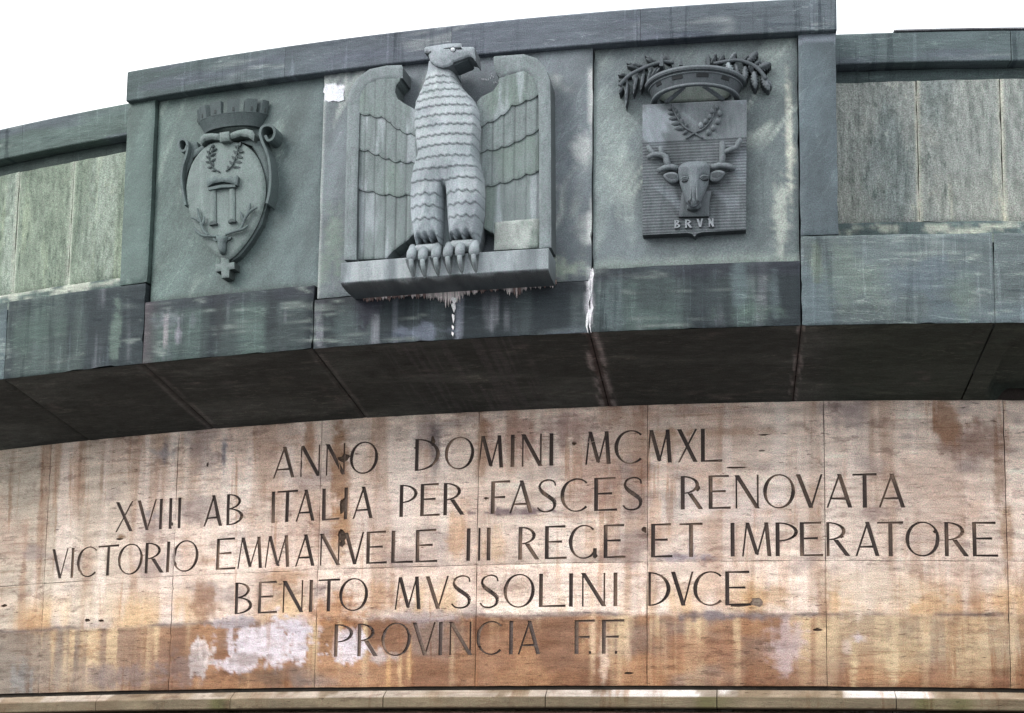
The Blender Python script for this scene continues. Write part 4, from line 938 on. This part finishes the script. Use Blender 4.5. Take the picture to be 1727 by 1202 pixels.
# head
hd = bpy.data.objects.new('head', None); COL.objects.link(hd); hd.parent = eagle
def head_tone(u, z): return cons((.30, .335, .36), .25, 40)(u, z)
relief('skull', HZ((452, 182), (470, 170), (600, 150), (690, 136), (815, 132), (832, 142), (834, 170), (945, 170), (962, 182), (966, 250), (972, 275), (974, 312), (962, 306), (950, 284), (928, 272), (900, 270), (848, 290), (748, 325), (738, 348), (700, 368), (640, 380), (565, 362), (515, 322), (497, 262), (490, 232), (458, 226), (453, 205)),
       .15, .125, hd, head_tone, .006, .010, surv=.27, hf=lambda u, z, d: .012 * sst(0, .05, d), side=.38)  # sides of the head painted dark, as shade below the beak
relief('lower_beak', HZ((735, 352), (748, 330), (850, 296), (905, 284), (890, 305), (850, 318), (790, 345), (750, 360)), .13, .12, hd, cons((.10, .12, .13), .2), .008, .004, surv=.25)
relief('brow', HZ((650, 184), (700, 178), (822, 168), (828, 182), (780, 188), (716, 186)), .24, .050, hd, cons((.07, .08, .09), .2), .008, .001, surv=.29)
relief('crest_notch', HZ((458, 232), (520, 214), (524, 222), (490, 240)), .24, .042, hd, cons((.08, .09, .10), .2), .008, .001, surv=.28)
ey = HZ((742, 198))[0]
relief('eye_socket', [(ey[0] + 5.6 * math.cos(a), ey[1] + 5.2 * math.sin(a)) for a in np.linspace(0, 2 * PI, 15)[:-1]], .24, .048, hd, cons((.05, .055, .065), .2), .006, .002, surv=.288)
relief('eye', [(ey[0] + 3.7 * math.cos(a), ey[1] + 3.4 * math.sin(a)) for a in np.linspace(0, 2 * PI, 13)[:-1]], .24, .052, hd, cons((.62, .66, .68), .1), .004, .002, surv=.292, dome=.006)
relief('throat', EZ((424, 120), (522, 120), (528, 175), (412, 175)), .05, .18, hd, cons((.30, .34, .36), .2), .01, .05, surv=.2)
# toes gripping the plinth, each with its claw
for i, (x, y) in enumerate([(343, 968), (392, 968), (449, 960), (500, 956), (552, 950), (612, 946)]):
    t = tube('toe', EZ((x + 5, y - 30, .17), (x + 4, y - 16, .215), (x + 1, y - 6, .240), (x - 1, y + 10, .252), (x - 2, y + 24, .246)), [.018, .022, .025, .0255, .021], eagle, cons((.235, .265, .28), .35, i), seg=10, sm=3)
    tube('claw', EZ((x - 2, y + 26, .262), (x, y + 50, .268), (x + 4, y + 74, .252), (x + 9, y + 95, .236)), [.0135, .0120, .0085, .0025], t, cons((.21, .24, .25), .35, i), seg=8, sm=3)
    o_ = t.children[-1]
    relief('claw_backing', EZ((x - 24, y + 18), (x + 20, y + 18), (x + 20, y + 52), (x + 14, y + 96), (x + 4, y + 100), (x - 14, y + 62), (x - 22, y + 40)), .2, .0312, t, cons((.10, .115, .12), .3, i), .01, .001, surv=.231, sm=True)  # flat darker plate on the plinth behind each claw
for x0, x1, y in ((352, 470, 930), (505, 618, 912)):
    relief('foot', EZ((x0, y + 45), (x0, y + 5), (x0 + 12, y - 6), (x1 - 10, y - 12), (x1, y), (x1, y + 40)), .02, .20, eagle, cons((.26, .29, .30), .25), .012, .03, surv=.2)
# lime crust and drips under the plinth, on the band
def crust_teeth():
    r_ = random.Random(3); V = []; F = []; T = []; U = []
    x = 612.0
    while x < 935:
        w = r_.uniform(2, 6); big = math.exp(-((x - 755) / 26)**2) * 24 + math.exp(-((x - 868) / 14)**2) * 16; L = r_.uniform(2, 9) + big * r_.uniform(.3, 1)
        yt = 502 - (x - 612) * .078; c = np.array([.74, .66, .64]) * r_.uniform(.5, 1.2) if r_.random() < (.9 if big > 5 else .5) else np.array([.26, .18, .165])
        b = len(V); pts = [(x, yt - 5), (x + w, yt - 5), (x + w * .9, yt + L * .5), (x + w * .5, yt + L), (x + w * .1, yt + L * .4)]
        for p in pts: q = at(p[0], p[1], .006); V.append(W(q[0], q[1], .012 if p[1] < yt else .007)); T.append(c); U.append((q[0], q[1], 0))
        for p in pts: q = at(p[0], p[1], .006); V.append(W(q[0], q[1], -.002)); T.append(c * .5); U.append((q[0], q[1], 0))
        F.append((b + 4, b + 3, b + 2, b + 1, b)); F += [(b + i, b + (i + 1) % 5, b + 5 + (i + 1) % 5, b + 5 + i) for i in range(5)]
        x += w * r_.uniform(.4, .9)
    for (y0, y1, w) in ((500, 514, 8), (511, 527, 6), (529, 545, 3.5), (548, 556, 3), (559, 567, 3)):
        b = len(V); cx = 765 - (y0 - 506) * .03; pts = [(cx - w / 2, y0), (cx + w / 2, y0 + 2), (cx + w * .6, (y0 + y1) / 2), (cx + w * .1, y1), (cx - w * .6, y0 + 4)]
        for p in pts: q = at(p[0], p[1], .006); V.append(W(q[0], q[1], .008)); T.append((.80, .78, .78)); U.append((q[0], q[1], 0))
        for p in pts: q = at(p[0], p[1], .006); V.append(W(q[0], q[1], -.002)); T.append((.4, .38, .38)); U.append((q[0], q[1], 0))
        F.append((b + 4, b + 3, b + 2, b + 1, b)); F += [(b + i, b + (i + 1) % 5, b + 5 + (i + 1) % 5, b + 5 + i) for i in range(5)]
    make_obj('lime_crust', V, F, M_CARVE, band, T, U, False, 'stuff')
crust_teeth()
for k, (dx, y0, y1) in enumerate(((-2.6, 470, 512), (1.6, 452, 500), (-3.0, 515, 560), (2.6, 508, 561))):
    pts = crack([(998 - (y - 450) * .045 + dx, y) for y in np.linspace(y0, y1, 6)], .012, 60 + k, RB)
    P_, t_, b_ = sheet(pts, .02, (), 0.02); build('lime_streak', P_, t_, b_, lambda u, z: .003, -.008, M_CARVE, band, cons((.74, .72, .74), .25), RB, .8)
# chalk scrawl beside the right wing, far too small to read
V = []; F = []; r_ = random.Random(5)
for cx, cy, n in ((812, 131, 5), (826, 128, 3), (832, 136, 4)):
    for i in range(n):
        x = cx + i * 2.6; y = cy + r_.uniform(-2, 2); b = len(V)
        for p in ((x, y), (x + 1.1, y - .4), (x + 1.8, y + 2.6), (x + .7, y + 3)):
            q = at(p[0], p[1], 0); V.append(W(q[0], q[1], -.002))
        F.append((b + 3, b + 2, b + 1, b))
make_obj('chalk_marks', V, F, M_CARVE, blockt, np.tile([.42, .44, .47], (len(V), 1)), np.zeros((len(V), 3)), False, 'stuff')

# ================================================================== LEFT COAT OF ARMS
def LZ(*p): return [(250 + .3077 * a, 130 + .3077 * b) + tuple(r) for a, b, *r in p]
PB = -.036
TG = (.105, .135, .135); TGL = (.160, .198, .190); TGD = (.065, .083, .084)
cu, cz = at(382, 330, 0)
arms = thing('coat_of_arms', 'oval shield with two columns and antlered deer head under a battlemented crown', 'coat of arms', cu, cz, 0)
SHD = .042
sh = relief('shield', LZ((425, 348), (520, 365), (590, 430), (628, 520), (640, 600), (632, 690), (600, 790), (550, 880), (490, 955), (450, 990), (425, 1000), (400, 990), (350, 955), (290, 880), (240, 790), (212, 700), (203, 620), (212, 540), (240, 460), (290, 395), (350, 355)),
            PB, SHD - PB, arms, cons(TGL, .14, 2), .013, .012, True, hf=lambda u, z, d: .012 * sst(0, .12, d), side=.45)
S1 = SHD + .010
def branch(parent, stem, leaves, r, d, mp, tone, wid, lob=0, ht=.014, tm=None):
    st = tube('stem', [(*mp(p)[0][:2], d + ht * .6) for p in stem], r, parent, tone, seg=6, sm=4)
    for (x0, y0, x1, y1) in leaves:
        a = mp((x0, y0))[0]; b = mp((x1, y1))[0]
        relief('leaf', leaf_pts(a[0], a[1], b[0], b[1], wid, lob), d - .004, ht + .004, st, tone, .008, ht * .7, surv=d + ht, dome=.004)
    return st
branch(sh, [(392, 520), (360, 500), (338, 465), (332, 420), (345, 382)], [(372, 505, 340, 512), (350, 490, 318, 492), (340, 465, 308, 460), (334, 440, 310, 428), (334, 415, 314, 398), (352, 492, 348, 455), (342, 462, 366, 440), (336, 430, 366, 412), (338, 405, 370, 385), (345, 385, 350, 362)], .0042, S1, LZ, TGD, 4.2)
branch(sh, [(425, 515), (455, 490), (475, 450), (488, 410), (492, 372)], [(440, 505, 430, 480), (455, 490, 500, 490), (462, 478, 440, 455), (472, 460, 508, 462), (476, 450, 452, 428), (482, 430, 512, 435), (485, 418, 462, 398), (488, 400, 515, 402), (490, 385, 470, 370), (492, 375, 500, 352)], .0042, S1, LZ, TGD, 5, 1)
# small coronet, lintel and the two columns
relief('coronet', LZ((316, 562), (325, 548), (345, 556), (362, 538), (385, 552), (400, 545), (425, 552), (448, 536), (462, 550), (480, 532), (490, 545), (484, 590), (440, 575), (400, 570), (350, 580), (320, 600)), S1 - .01, .045, sh, cons(TG, .15), .01, .006)
relief('lintel', LZ((325, 603), (400, 588), (474, 586), (476, 600), (400, 603), (328, 618)), S1 - .01, .040, sh, cons(TG, .15), .012, .003)
for x0, x1, yt, yb in ((333, 366, 612, 795), (438, 470, 602, 783)):
    c_ = relief('column', LZ((x0, yt), (x1, yt - 3), (x1 + 2, yb), (x0 + 1, yb + 4)), S1 - .01, .028, sh, cons(TGL, .15), .01, .010, side=.35)
    relief('column_base', LZ((x0 - 4, yb + 1), (x1 + 4, yb - 3), (x1 + 6, yb + 9), (x0 - 3, yb + 13)), S1 - .01, .036, c_, cons(TGD, .15), .01, .004)
# deer head
dh = relief('deer_head', LZ((365, 872), (378, 862), (400, 868), (420, 862), (434, 874), (428, 892), (420, 905), (420, 935), (412, 962), (388, 964), (378, 936), (378, 905), (368, 890)), S1 - .01, .034, sh, cons(TG, .15), .008, .01, dome=.01)
for pts in ([(385, 872), (345, 870), (300, 868), (268, 848), (252, 828)], [(330, 868), (305, 845), (290, 805), (278, 760), (270, 720)], [(285, 795), (262, 778), (234, 768)], [(292, 815), (304, 790), (308, 762)],
            [(425, 862), (470, 846), (520, 832), (548, 812)], [(500, 838), (514, 815), (530, 775), (560, 735), (597, 714)], [(522, 790), (512, 760), (505, 738)], [(548, 748), (556, 715), (558, 690)]):
    tube('antler', [(*LZ(p)[0], S1 + .016) for p in pts], [.0085] * (len(pts) - 1) + [.005], dh, cons(TG, .15), seg=7, sm=4)
for e in ((350, 880, 372, 895), (452, 872, 430, 890)):
    a, b = LZ((e[0], e[1]))[0], LZ((e[2], e[3]))[0]; relief('ear', leaf_pts(*a, *b, 4), S1 - .01, .03, dh, TG, .008, .006)
# scrolls standing on edge each side
ribbon('scroll', [(*p,) for p in LZ((212, 372), (200, 398), (180, 402), (166, 380), (168, 350), (188, 338), (208, 350), (214, 385), (205, 430), (186, 490), (180, 560), (190, 640), (202, 700))], .013, PB, .052, arms, cons(TG, .15))
ribbon('scroll', [(*p,) for p in LZ((640, 318), (655, 345), (680, 335), (692, 300), (680, 270), (650, 262), (622, 275), (612, 310), (625, 355), (648, 410), (664, 480), (668, 560), (660, 640), (648, 690))], .014, PB, .065, arms, cons(TG, .15))
relief('scroll_plate', LZ((214, 385), (232, 350), (262, 350), (275, 400), (245, 440), (210, 520), (196, 600), (184, 600), (186, 520), (206, 440)), PB, .05, arms, cons(TG, .15), .012, .01)
relief('scroll_plate', LZ((560, 370), (600, 345), (622, 350), (645, 410), (662, 480), (664, 600), (650, 690), (620, 800), (560, 900), (500, 975), (450, 1010), (450, 980), (540, 870), (600, 760), (632, 640), (620, 500), (590, 410)), PB, .055, arms, cons(TG, .15), .012, .01)
# bow
bw = relief('bow_knot', LZ((386, 300), (438, 293), (440, 345), (388, 350)), PB, .125, arms, cons(TGL, .15), .01, .01)
for sgn, pts in ((-1, ((282, 322), (300, 306), (345, 302), (386, 306), (386, 340), (345, 336), (305, 345), (286, 368), (278, 350))), (1, ((440, 305), (480, 288), (530, 278), (568, 288), (578, 310), (572, 345), (545, 325), (500, 318), (440, 338)))):
    relief('bow_loop', LZ(*pts), PB, .110, bw, cons(TGL, .15), .01, .012, side=.5)
relief('bow_tail', LZ((245, 400), (290, 372), (350, 355), (300, 400), (240, 440)), PB, .06, bw, cons(TG, .15), .012, .008)
relief('bow_tail', LZ((500, 350), (560, 340), (620, 360), (600, 385), (560, 372)), PB, .06, bw, cons(TG, .15), .012, .008)
# cross under the point
relief('pendant_cross', LZ((395, 985), (438, 980), (440, 1016), (468, 1010), (470, 1048), (442, 1052), (440, 1096), (400, 1100), (397, 1060), (367, 1064), (364, 1024), (396, 1020)), PB, .075, arms, cons(TGL, .15), .01, .006, side=.35)
def half_drum(name, parent, mp, cx, yb, wb, yt, wt, depth, tone, th=.02, n=30, d0=PB, merlons=0):
    """flaring crown wall: half a ring standing out from the panel, open below"""
    qb = at(*mp((cx, yb))[0], d0 + depth); qt = at(*mp((cx, yt))[0], d0 + depth); rb, rt = wb * .154 * RAD_PX, wt * .154 * RAD_PX
    V = []; F = []; UV = []; zb, zt = qb[1], qt[1]; uc = at(*mp((cx, (yb + yt) / 2))[0], d0 + depth * .5)[0]; kz = 6
    for i in range(n + 1):
        a = PI * i / n
        for (rr, zz, ins) in [(rb + (rt - rb) * (j / kz)**1.2, zb + (zt - zb) * j / kz, 0) for j in range(kz + 1)] + [(rt, zt, th), (rb, zb, th)]:
            r1 = rr - ins; V.append(W(uc - r1 * math.cos(a), zz, d0 + (depth * rr / rt - ins) * math.sin(a) + (.012 if i in (0, n) else 0) * 0)); UV.append((uc - rr * math.cos(a), zz, rr * math.sin(a)))
    m = kz + 3
    for i in range(n):
        for j in range(m): F.append((i * m + j, i * m + (j + 1) % m, i * m + m + (j + 1) % m, i * m + m + j))
    UV = np.array(UV)
    o = make_obj(name, V, F, M_CARVE, parent, cons(tone, .15)(UV[:, 0], UV[:, 1]), UV, False)
    return o, uc, zb, zt, rb, rt
cr, uc, zb, zt, rb, rt = half_drum('crown', arms, LZ, 445, 258, 330, 192, 412, .105, (.068, .088, .090), .022)
# battlements: five merlons, each with a small window
for i in range(6):
    a0 = PI * (.02 + .98 * (i) / 6 + .008); a1 = PI * (.02 + .98 * (i + 1) / 6 - .050); V = []; UV = []; n = 5; zz1 = zt + .074
    for k in range(n + 1):
        a = a0 + (a1 - a0) * k / n
        for rr, zz in ((rt * 1.0, zt - .004), (rt * 1.06, zz1), (rt * .82, zz1), (rt * .82, zt - .004)):
            V.append(W(uc - rr * math.cos(a), zz, PB + .105 * rr / rt * math.sin(a))); UV.append((uc - rr * math.cos(a), zz, 0))
    F = [(4 * k + j, 4 * k + (j + 1) % 4, 4 * k + 4 + (j + 1) % 4, 4 * k + 4 + j) for k in range(n) for j in range(4)] + [(0, 1, 2, 3)[::-1], (4 * n, 4 * n + 1, 4 * n + 2, 4 * n + 3)]
    make_obj('merlon', V, F, M_CARVE, cr, np.tile((.068, .088, .090), (len(V), 1)), UV, False)
    am = (a0 + a1) / 2; V = []
    for k, (da, z_) in enumerate(((-.026, zt + .006), (.026, zt + .006), (.026, zt + .028), (-.026, zt + .028))):
        for rr in (rt * 1.035, rt * .9): V.append(W(uc - rr * math.cos(am + da), z_, PB + .105 * rr / rt * math.sin(am + da)))
    make_obj('merlon_window', V, [(0, 2, 4, 6), (0, 1, 3, 2), (2, 3, 5, 4), (4, 5, 7, 6), (6, 7, 1, 0)], M_CARVE, cr, np.tile((.035, .045, .045), (8, 1)), np.zeros((8, 3)), False)

# ================================================================== RIGHT COAT OF ARMS
def RZ(*p): return [(1020 + .2996 * a, 60 + .2996 * b) + tuple(r) for a, b, *r in p]
cu2, cz2 = at(1170, 260, 0)
arms2 = thing('coat_of_arms', 'square plaque with antlered stag head and wreath under a crown of palm and oak branches', 'coat of arms', cu2, cz2, 0)
PD = .03
TB = (.088, .102, .112); TBL = (.145, .165, .178); TBD = (.058, .068, .075)
zs_ = at(*RZ((500, 590))[0], PD)[1]
rib = at(*RZ((500, 800))[0], PD)[1] - at(*RZ((500, 816.5))[0], PD)[1]
def rib_h(u, z, dist): 
    x = ((z - zs_) / rib) % 1; return np.where(z < zs_, -.0045 * sst(.25, .5, np.abs(x - .5) * 2 - .3) - .003, 0)
def rib_darkening(u, z, d):
    x = ((z - zs_) / rib) % 1; return np.where(z < zs_, .28 * sst(.6, 1, np.abs(x - .5) * 2), 0)  # plaque ribs coloured darker towards the grooves
def pq_tone(u, z):
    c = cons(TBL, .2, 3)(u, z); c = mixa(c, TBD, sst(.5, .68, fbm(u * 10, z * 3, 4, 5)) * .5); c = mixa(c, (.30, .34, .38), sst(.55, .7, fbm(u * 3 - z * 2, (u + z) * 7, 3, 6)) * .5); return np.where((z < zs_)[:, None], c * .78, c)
pq = relief('plaque', RZ((212, 388), (800, 360), (795, 1090), (545, 1104), (520, 1112), (506, 1128), (488, 1112), (465, 1108), (212, 1120)), PB, PD - PB, arms2, pq_tone, .0042, .002, hf=rib_h, darkening=rib_darkening, side=.45, surv=PD)
P1 = PD
branch(pq, [(552, 578), (500, 545), (450, 515), (415, 470), (385, 415), (378, 392)], [(470, 530, 435, 552), (448, 520, 390, 518), (425, 490, 372, 492), (408, 462, 358, 462), (395, 435, 352, 432), (384, 410, 348, 402), (440, 500, 425, 455), (420, 470, 408, 425), (402, 440, 398, 400), (462, 520, 455, 480)], .0055, P1, RZ, TB, 6.2)
br = branch(pq, [(455, 580), (510, 545), (560, 520), (600, 470), (622, 420), (636, 395)], [], .0055, P1, RZ, TB, 6)
for (x, y, r) in ((540, 500, 5), (583, 540, 5), (566, 478, 4.6), (610, 515, 5), (590, 452, 4.6), (634, 478, 5), (604, 420, 4.6), (646, 432, 5), (628, 398, 4.4)):
    a = RZ((x, y))[0]; relief('acorn', [(a[0] + r * .8 * math.cos(t), a[1] + r * math.sin(t)) for t in np.linspace(0, 2 * PI, 11)[:-1]], P1 - .003, .020, br, cons((.24, .27, .29) if x < 545 else TBL, .15), .006, .006, surv=P1 + .018, dome=.008)
# stag head
hd2 = bpy.data.objects.new('stag_head', None); COL.objects.link(hd2); hd2.parent = pq
relief('neck', RZ((432, 880), (424, 960), (414, 1016), (586, 1014), (590, 930), (602, 870)), P1 - .01, .035, hd2, cons(TB, .15), .012, .006, surv=P1 + .025, side=.4)
def face_h(u, z, dist):
    um = at(*RZ((500, 830))[0], P1 + .08)[0]; x = np.abs(u - um); zt_ = at(*RZ((500, 700))[0], P1 + .06)[1]; zb_ = at(*RZ((500, 970))[0], P1 + .09)[1]; t = np.clip((zt_ - z) / (zt_ - zb_), 0, 1)
    r = .045 * np.sqrt(np.clip(dist / .045, 0, 1)) + .030 * t - .018 * sst(.012, .03, x) * sst(.1, .35, t)
    for ex in (455, 560):
        e_ = at(*RZ((ex, 805 if ex < 500 else 795))[0], P1 + .06); q = ((u - e_[0]) / .02)**2 + ((z - e_[1]) / .012)**2; r = r - .014 * np.exp(-q) 
    return r
relief('face', RZ((412, 735), (430, 712), (470, 698), (530, 695), (575, 705), (592, 725), (592, 775), (580, 830), (556, 890), (540, 930), (542, 956), (520, 975), (490, 980), (462, 968), (460, 940), (444, 885), (422, 825), (412, 775)), P1 - .01, .045, hd2, cons((.125, .145, .158), .2), .0055, .004, hf=face_h, surv=P1 + .06, side=.5)
for ex, ey_ in ((452, 806), (562, 797)):
    e = RZ((ex, ey_))[0]; tube('eyelid', [(e[0] - 7.5, e[1] + 1, P1 + .074), (e[0] - 2, e[1] - 3.2, P1 + .084), (e[0] + 7, e[1] - 1.5, P1 + .074)], .0042, hd2, cons(TBL, .1), seg=6, sm=4)
    relief('eye', leaf_pts(e[0] - 6, e[1] + 2.5, e[0] + 6, e[1] + 1, 4.2), P1, .076, hd2, cons(TBD, .1), .006, .003, surv=P1 + .076)
for sx in (-1, 1):
    tube('nose_ridge', [(*RZ((500 + sx * x, y))[0], P1 + d_) for x, y, d_ in ((30, 745, .068), (20, 800, .082), (17, 870, .094), (20, 930, .100))], .0042, hd2, cons(TBL, .1), seg=6, sm=3)  # pale tubes painting light edge lines along the nose
    relief('nostril', leaf_pts(*RZ((500 + sx * 30, 925))[0], *RZ((500 + sx * 22, 948))[0], 3), P1, .094, hd2, cons((.03, .035, .04), .1), .005, .001, surv=P1 + .094)
tube('nose_line', [(*RZ(p)[0], P1 + .088) for p in ((458, 936), (478, 955), (500, 962), (522, 952), (542, 930))], .0045, hd2, cons((.05, .06, .07), .1), seg=6, sm=4)
for pts in (((414, 778), (392, 764), (360, 764), (330, 778), (340, 800), (372, 822), (412, 812)), ((592, 772), (612, 758), (645, 752), (676, 764), (662, 792), (632, 815), (594, 808))):
    e_ = relief('ear', RZ(*pts), P1 - .01, .05, hd2, cons(TBL, .12), .008, .012, True, surv=P1 + .04)
    c_ = np.mean(pts, 0); relief('ear_hollow', RZ(*[(c_[0] + (p[0] - c_[0]) * .72, c_[1] + (p[1] - c_[1]) * .5 + 1) for p in pts]), P1, .0425, e_, cons(TBD, .12), .008, .001, True, surv=P1 + .041)  # dark raised patch painting the shade inside the ear
for pts, rr in (([(412, 748), (375, 738), (340, 742), (298, 762)], .012), ([(362, 738), (348, 705), (342, 680), (318, 668), (272, 668), (240, 688)], .0115), ([(280, 668), (262, 650), (240, 620)], .0095), ([(322, 668), (316, 645), (312, 626)], .009),
                ([(598, 742), (645, 728), (690, 732), (735, 748)], .012), ([(655, 732), (662, 690), (662, 640), (660, 598)], .0115), ([(664, 660), (700, 644), (742, 628), (752, 600), (768, 582)], .0105)):
    tube('antler', [(*RZ(p)[0], P1 + .024) for p in pts], [rr * 1.4] * (len(pts) - 1) + [rr * 1.15], hd2, cons(TBL, .12), seg=6, sm=1)
# raised letters under the head
LT = {'B': None, 'R': None, 'V': None, 'N': None}
for ch, x0, x1, yb, yt in (('B', 392, 424, 1084, 1036), ('R', 452, 490, 1082, 1034), ('V', 516, 554, 1078, 1030), ('N', 580, 616, 1076, 1028)):
    a = at(*RZ((x0, yb))[0], P1 + .01); b = at(*RZ((x1, yt))[0], P1 + .01); w, h = b[0] - a[0], b[1] - a[1]
    polys = [[(a[0] + x + rng.random() * .0002, a[1] + y + rng.random() * .0002) for x, y in p] for p in glyph(ch, w, h, .0095, .0075)]
    P, tris, bnd = union_sheet(polys); build('letter', P, tris, bnd, lambda u, z: P1 + .012, P1 - .012, M_CARVE, pq, cons((.24, .26, .28), .1), RB, .5, False)
# crown ring; raised near-black patches paint the shade of its slots
def ring_crown():
    q = at(*RZ((505, 300))[0], .1); uc = q[0]; zb = at(*RZ((505, 281))[0], .19)[1]; zt = at(*RZ((505, 168))[0], .22)[1]; rb, rt = .205, .240; n = 40; V = []; UV = []; prof = []
    # a full ellipse in plan: its back half is let into the panel
    P_ = [(rb, zb, 0), (rb + .012, zb, 0), (rb + .014, zb + .014, 0), (rb + .006, zb + .018, 0), (rt - .006, zt - .026, 0), (rt + .010, zt - .022, 0), (rt + .012, zt, 0), (rt - .014, zt, 0), (rb - .014, zb + .004, 0)]
    dc = -.02
    for i in range(n + 1):
        a = PI * i / n
        for r, z, _ in P_: V.append(W(uc - r * math.cos(a), z, dc + r * 1.0 * math.sin(a))); UV.append((uc - r * math.cos(a), z, 0))
    m = len(P_); F = [(i * m + j, i * m + (j + 1) % m, i * m + m + (j + 1) % m, i * m + m + j) for i in range(n) for j in range(m)]; UV = np.array(UV)
    o = make_obj('crown', V, F, M_CARVE, arms2, cons(TB, .15)(UV[:, 0], UV[:, 1]), UV, False)
    for c, hw in ((.22, .075), (.385, .10), (.56, .11), (.735, .09)):
        V = []; zz0 = zb + (zt - zb) * .44; zz1 = zb + (zt - zb) * .64
        for a in np.linspace(PI * c - hw * 1.2, PI * c + hw * 1.2, 5):
            for z in (zz0, zz1):
                r = rb + .006 + (rt - .012 - rb) * (z - zb) / (zt - zb) + .004; V.append(W(uc - r * math.cos(a), z, dc + r * 1.0 * math.sin(a)))
        for a in np.linspace(PI * c - hw * 1.2, PI * c + hw * 1.2, 5):
            for z in (zz0, zz1):
                r = rb - .01; V.append(W(uc - r * math.cos(a), z, dc + r * 1.0 * math.sin(a)))
        F = [(2 * i, 2 * i + 2, 2 * i + 3, 2 * i + 1) for i in range(4)] + [(2 * i, 10 + 2 * i, 12 + 2 * i, 2 * i + 2) for i in range(4)] + [(2 * i + 1, 2 * i + 3, 13 + 2 * i, 11 + 2 * i) for i in range(4)] + [(0, 1, 11, 10), (8, 18, 19, 9)]
        make_obj('crown_slot', V, F, M_CARVE, o, np.tile((.018, .021, .024), (20, 1)), np.zeros((20, 3)), False)
    for rr, zz, t in ((rb + .010, zb + .006, .0075), (rt + .006, zt - .010, .010), (rt - .008, zt - .030, .005)):
        V = []; F = []; m = 6; N_ = 44
        for i in range(N_ + 1):
            a = PI * i / N_
            for k in range(m):
                r2 = rr + t * math.cos(2 * PI * k / m); V.append(W(uc - r2 * math.cos(a), zz + t * math.sin(2 * PI * k / m), dc + r2 * math.sin(a)))
        F = [(i * m + k, i * m + (k + 1) % m, i * m + m + (k + 1) % m, i * m + m + k) for i in range(N_) for k in range(m)]
        make_obj('crown_rim', V, F, M_CARVE, o, np.tile(TBL, (len(V), 1)), np.array(V), True)
    return o, uc, zb, zt
rc, ruc, rzb, rzt = ring_crown()
relief('crown_inside', RZ((305, 330), (330, 300), (400, 284), (505, 276), (620, 280), (690, 300), (708, 325), (690, 350), (600, 366), (500, 372), (350, 380), (312, 360)), PB, .02, rc, cons((.10, .12, .11), .3), .012, .005, surv=-.02)
for pts in ([(345, 374, .02), (395, 335, .09), (450, 285, .12)], [(552, 280, .12), (605, 315, .09), (665, 358, .02)]):
    tube('branch_end', [(*RZ(p[:2])[0], p[2]) for p in pts], .0115, rc, cons(TBL, .15), seg=8, sm=3)
for x, y0, y1 in ((430, 160, 118), (318, 165, 92), (582, 160, 102)):
    relief('crown_spike', RZ((x - 12, y0), (x - 6, y1 + 14), (x, y1), (x + 8, y1 + 22), (x + 10, y0)), PB, .17, rc, cons(TB, .15), .01, .01)
# palm branch
pb = branch(arms2, [(388, 152), (330, 148), (260, 165), (200, 190), (140, 222), (98, 262), (82, 282)], [], .011, .045, RZ, TB, 6)
for (x0, y0, x1, y1) in ((240, 172, 120, 146), (200, 178, 122, 160), (150, 218, 72, 212), (115, 250, 74, 240), (305, 152, 222, 100), (280, 150, 228, 118), (375, 150, 326, 88), (350, 142, 325, 102), (125, 235, 115, 392), (100, 270, 78, 318), (182, 200, 158, 322), (222, 180, 200, 300), (265, 165, 236, 262), (330, 160, 272, 222), (368, 165, 325, 225), (300, 165, 250, 240)):
    a = RZ((x0, y0))[0]; b = RZ((x1, y1))[0]; up = y1 < y0
    relief('palm_leaf', leaf_pts(*a, *b, 5.6 if not up else 4.6), PB, .062 if up else .085, pb, cons(TB if up else TBL, .15), .008, .014, surv=.026 if up else .049, dome=.006, side=.5)
# oak branch with lobed leaves and acorns
ob = branch(arms2, [(610, 158), (680, 145), (745, 138), (800, 150), (850, 175), (885, 210), (908, 245)], [], .010, .045, RZ, TB, 6)
for (x0, y0, x1, y1, w, h, t) in ((690, 145, 718, 235, 15, .15, (.27, .31, .33)), (735, 150, 752, 238, 11, .12, TBL), (600, 150, 628, 95, 10, .08, TB), (640, 148, 672, 100, 10, .08, TB), (700, 140, 740, 88, 12, .09, TBL), (575, 150, 585, 98, 8, .07, TB), (800, 150, 862, 82, 15, .10, TB), (780, 145, 812, 105, 10, .08, TB),
                                  (860, 180, 938, 150, 17, .11, TB), (840, 165, 880, 135, 12, .09, TB), (888, 212, 925, 300, 15, .12, TBL), (905, 240, 938, 280, 12, .11, TBL), (790, 165, 788, 250, 12.5, .12, TBL), (840, 195, 848, 292, 14, .13, TBL), (815, 160, 830, 205, 10, .10, TB)):
    a = RZ((x0, y0))[0]; b = RZ((x1, y1))[0]; relief('oak_leaf', leaf_pts(*a, *b, w * 1.0, 1), PB, h * .66, ob, cons(t, .18), .008, .012, surv=PB + h * .66, dome=.008, side=.5)
